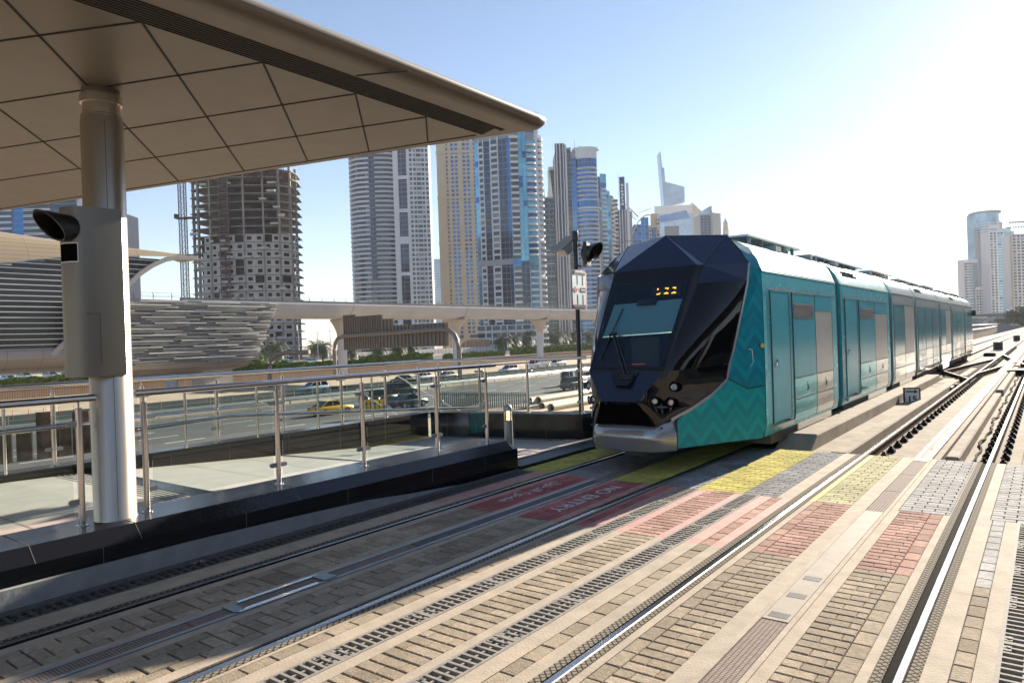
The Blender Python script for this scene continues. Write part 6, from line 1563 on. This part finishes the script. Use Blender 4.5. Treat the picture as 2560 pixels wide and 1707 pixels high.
q=MB(); q.extr([(80,-2,208),(80,-2,284),(108,10,262),(108,10,208)],(0,20,0)); q.build('side_wing','tw_beige',T.t,world=False); q=MB(); q.extr([(83,-2.6,240),(83,-2.6,254),(102,5.5,246),(102,5.5,234)],(0,2,0)); q.build('side_opening','tw_win',T.t,world=False)
q=MB(); q.prism([(80,0),(108,12),(108,40),(80,40)],0,208); q.build('side_block','tw_white',T.t,world=False)
T.core([(0,4),(80,1),(80,40),(0,40)],0,262,'tw_grey'); T.finish(40,5)
T=TW('tower','blue glass box tower with a striped ribbed side, right of the spire tower',-351,863.8)
T.facade((0,0),(16,0),[('G',1,'gl_navy')]*3,0,158,3.4); T.slab([(-.5,-.8),(17,-.8),(17,1),(-.5,1)],158,161,'gl_pale'); T.P(('frame','tw_grey')).box(0,1.6,-1,0,0,158); T.P(('frame','tw_grey')).box(14.5,16.4,-1,0,0,168)
T.facade((16.4,0),(30,9),[('F',1,'gl_dark','tw_blank')],0,160); q=MB(); q.extr([(0,0,160),(10,0,166),(16.4,0,169),(16.4,0,160)],(0,3,0)); q.build('roof_wedge','gl_pale',T.t,world=False); T.core([(0,.4),(16,.4),(30,9.4),(28,26),(0,26)],0,158,'tw_grey'); T.finish(50,5)
T=TW('clock_tower','small distant clock tower with a pointed mast just above the tram roof',-363.4,984)
T.P(('shaft','tw_beige')).box(0,6.6,0,6.6,0,155); T.P(('shaft','tw_beige')).box(.8,5.8,.8,5.8,155,164); T.P(('clock_face','tw_blank')).box(1.4,5.2,-.2,0,147,152.5); T.P(('clock_hand','iron')).box(3.1,3.5,-.3,-.2,149,152); T.P(('clock_hand','iron')).box(3.1,4.6,-.3,-.2,149.6,150); T.P(('roof','tw_grey')).extr([(1.6,1,164),(5,1,164),(3.3,3,169)],(0,4,0)); T.P(('mast','iron')).box(3.2,3.5,3,3.3,166,177); T.P(('base_block','tw_beige')).box(-2,12,-1,12,0,142); T.finish()
T=TW('roof_pavilion','dark pitched rooftops peeping above the tram roof right of the clock tower',-244,684)
T.P(('roof','tw_grey')).extr([(0,0,90),(9,0,102),(13,0,93),(18,0,96),(22,0,90)],(0,8,0)); T.P(('wall','tw_beige')).box(0,24,.3,12,0,90); T.finish()
# --- left tower behind the station
T=TW('tower','blue grey apartment tower with white balconies behind the station, mostly hidden by the canopy',-460.2,131.2)
T.facade((-20,0),(38,2),[('B',2,'gl_navy','tw_white',1),('G',1.4,'gl_blue'),('A',1.5,'gl_dark'),('B',2,'gl_dark','tw_white',1)]*2,0,112); T.facade((38,2),(70,4),[('G',2,'gl_navy'),('S',.6,'','tw_white'),('A',2,'gl_navy')],0,92)
T.facade((70,4),(75.5,6),[('C',1,'gl_cyan','tw_white',1.5)],0,84); T.core([(-20,.8),(38,2.6),(75,6.4),(75,22),(-20,22)],0,84,'tw_grey'); T.core([(-20,.8),(38,2.6),(38,22),(-20,22)],84,112,'tw_grey'); T.finish()
# --- right hand cluster far along the line, distance haze put into its pale colours
T=TW('tower','lower stepped pale tower at the left of the far right cluster',-83.5,1067.2,h0=-8)
T.facade((0,0),(17,0),[('C',.5,'tw_win','tw_blank',1.2),('A',1.2,'gl_pale','tw_blank'),('G',.9,'gl_pale')],0,88,3.5); T.core([(0,.4),(17,.4),(17,14),(0,14)],0,92,'tw_blank'); T.facade((12,-3),(26,-3),[('W',1,'tw_win','tw_blank')]*4,0,54,3.5); T.core([(12,-2.6),(26,-2.6),(26,8),(12,8)],0,56,'tw_blank'); T.finish(60,20)
T=TW('tower','tallest pale blue tower of the far right cluster, with rounded banded front and cornice',-75.3,1136.3,h0=-8)
T.facade((0,2),(4,0),[('S',1,'','tw_grey')],0,138); ar=arc((20,10),17.5,-160,-30,6)
for a,b in zip(ar,ar[1:]): T.facade(a,b,[('A',1,'gl_pale','tw_white')],0,148,3.5)
T.facade((35,2),(39,4),[('S',1,'','tw_grey')],0,146); T.slab(arc((20,10),19,-170,-10,8)+[(36,20),(4,20)],158,160.5,'tw_grey'); T.core(arc((20,10),16.8,-160,-30,6)+[(38,20),(2,20)],0,158,'gl_pale'); T.facade((13,-9.6),(25,-9.6),[('G',1,'gl_pale')]*2,0,62,3.5); T.core([(13,-9.2),(25,-9.2),(25,6),(13,6)],0,63,'tw_grey'); T.finish(70,5)
T=TW('tower','white tower with blue glass strips in the middle of the far right cluster',-55.9,1063.1,h0=-8)
T.facade((0,0),(31,0),[('W',1,'tw_win','tw_white'),('W',.8,'tw_win','tw_white'),('S',.3,'','tw_white'),('B',1.4,'gl_cyan','tw_white',.7),('S',.3,'','tw_white'),('G',1.6,'gl_cyan'),('S',1.0,'','tw_blank')],0,122,3.5); T.core([(0,.4),(31,.4),(31,16),(0,16)],0,124,'tw_white'); T.P(('roof_frame','tw_white')).box(-1,14,0,1,128,132); T.P(('roof_frame','tw_white')).box(-1,0,0,1,120,132); T.P(('roof_frame','tw_white')).box(13,14,0,1,120,132); T.P(('roof_plant','tw_white')).box(16,27,1,8,122,128); T.finish(80,40)
T=TW('tower','pale punched window tower with rooftop frame at the right edge of the photo',-32.4,980.4,h0=-8)
T.facade((0,0),(26,0),[('S',.5,'','tw_beige')]+[('W',1,'tw_win','tw_blank')]*5,0,108,3.5); T.core([(0,.4),(26,.4),(26,14),(0,14)],0,110,'tw_blank')
for x in range(2,26,3): T.P(('roof_frame','iron')).box(x,x+.4,1,1.4,110,124)
T.P(('roof_frame','iron')).box(-3,28,.8,1.4,117,118); T.P(('roof_frame','iron')).box(0,28,.8,1.4,122.5,124); T.finish(80,5)
# far bridge and station by the right cluster
t=thing('footbridge','long low covered bridge crossing far behind the tram tail','bridge',(-50,700,-5.2),YAW)
q=MB(); q.box(-4,90,0,6,9,12.2); q.build('deck','tw_grey',t,world=False); q=MB(); q.box(-4,90,-1,7,14.8,15.6); q.build('roof','tw_blank',t,world=False); q=MB(); q.box(-3,90,.5,5.5,12.2,14.8); q.build('glazing','gl_navy',t,world=False)
for x in (0,16,40,64): q=MB(); q.box(x,x+2,1,5,0,9); q.build('pier','tw_grey',t,world=False)
q=MB(); q.extr([(-10,0,0),(-10,0,17),(-6,0,17),(-2,0,0)],(0,4,0)); q.build('end_pylon','tw_blank',t,world=False)
t=thing('tram_stop','low pale tram stop roof and curved grey bank behind the tail of the tram','building',(-46,430,-5.2),YAW)
q=MB(); q.extr([(-4,0,8.6),(8,0,11),(26,0,10.4),(26,0,9.9),(8,0,10.3),(-4,0,8.2)],(0,8,0)); q.build('roof','tw_blank',t,world=False); q=MB(); q.box(4,24,1,6,4,10); q.build('wall','tw_grey',t,world=False)
q=MB(); q.extr([(-20,-30,3),(-6,-30,6.2),(12,-30,6.6),(26,-30,4.6),(34,-30,2),(-20,-30,0)],(0,30,0)); q.build('bank','tw_grey',t,world=False)
t=thing('viaduct_parapet','ribbed grey brown parapet with pale coping curving along the far track','parapet',(-7.3,60,-.2))
pts=[(-7.3,46,0),(-7.3,70,0),(-7.4,95,0),(-7.7,120,0),(-8.3,150,0),(-9.2,180,0),(-10.4,215,0)]
q=MB(); q2=MB()
for a,b in zip(pts,pts[1:]): q.bar((a[0],a[1],.35),(b[0],b[1],.35),.25,1.3); q2.bar((a[0],a[1],1.08),(b[0],b[1],1.08),.4,.14)
q.build('wall','hull',t); q2.build('coping','tw_blank',t)

# towers added right of the line, outside the frame, to darken the tram's reflections
for i,(x,y,w_,h_) in enumerate([(48,150,40,85),(70,230,46,120),(62,330,44,150),(95,430,60,150),(80,60,30,60),(110,130,40,110),(34,480,40,95),(62,560,60,120),(40,700,60,130),(20,900,60,150)]):
    T=TW('tower','unseen tower added right of the line for reflections, number %s along it'%['one','two','three','four','five','six','seven','eight','nine','ten'][i],x,y,rz=R(100))
    T.facade((w_,0),(0,0),[('W',1,'tw_win','tw_beige'),('A',1,'gl_navy','tw_white'),('W',1,'tw_win','tw_beige')]*3,0,h_,3.6) if False else None
    T.core([(0,0),(w_,0),(w_,-30),(0,-30)],0,h_,'tw_grey')
    for k in range(int(h_/3.6)): T.P(('glazing','gl_navy')).box(1,w_-1,.0,.3,k*3.6+1.2,k*3.6+3.0); T.P(('glazing_end','gl_navy')).box(-.3,0,-29,-1,k*3.6+1.2,k*3.6+3.0)
    T.finish()
# ---------------- air ----------------
hm=bpy.data.materials.new('haze_air'); hm.use_nodes=True; hn=hm.node_tree; hn.nodes.remove(hn.nodes['Principled BSDF'])
pv=hn.nodes.new('ShaderNodeVolumePrincipled'); pv.inputs['Density'].default_value=.00011; pv.inputs['Color'].default_value=(.90,.92,1,1); pv.inputs['Anisotropy'].default_value=.1
hn.links.new(pv.outputs[0],hn.nodes['Material Output'].inputs['Volume']); M['haze']=hm
q=MB(); q.box(-4000,4000,-4000,4000,-10,460); hz=q.build('haze','haze'); hz['kind']='stuff'; 
try: hm.volume_intersection_method='FAST'
except Exception: pass
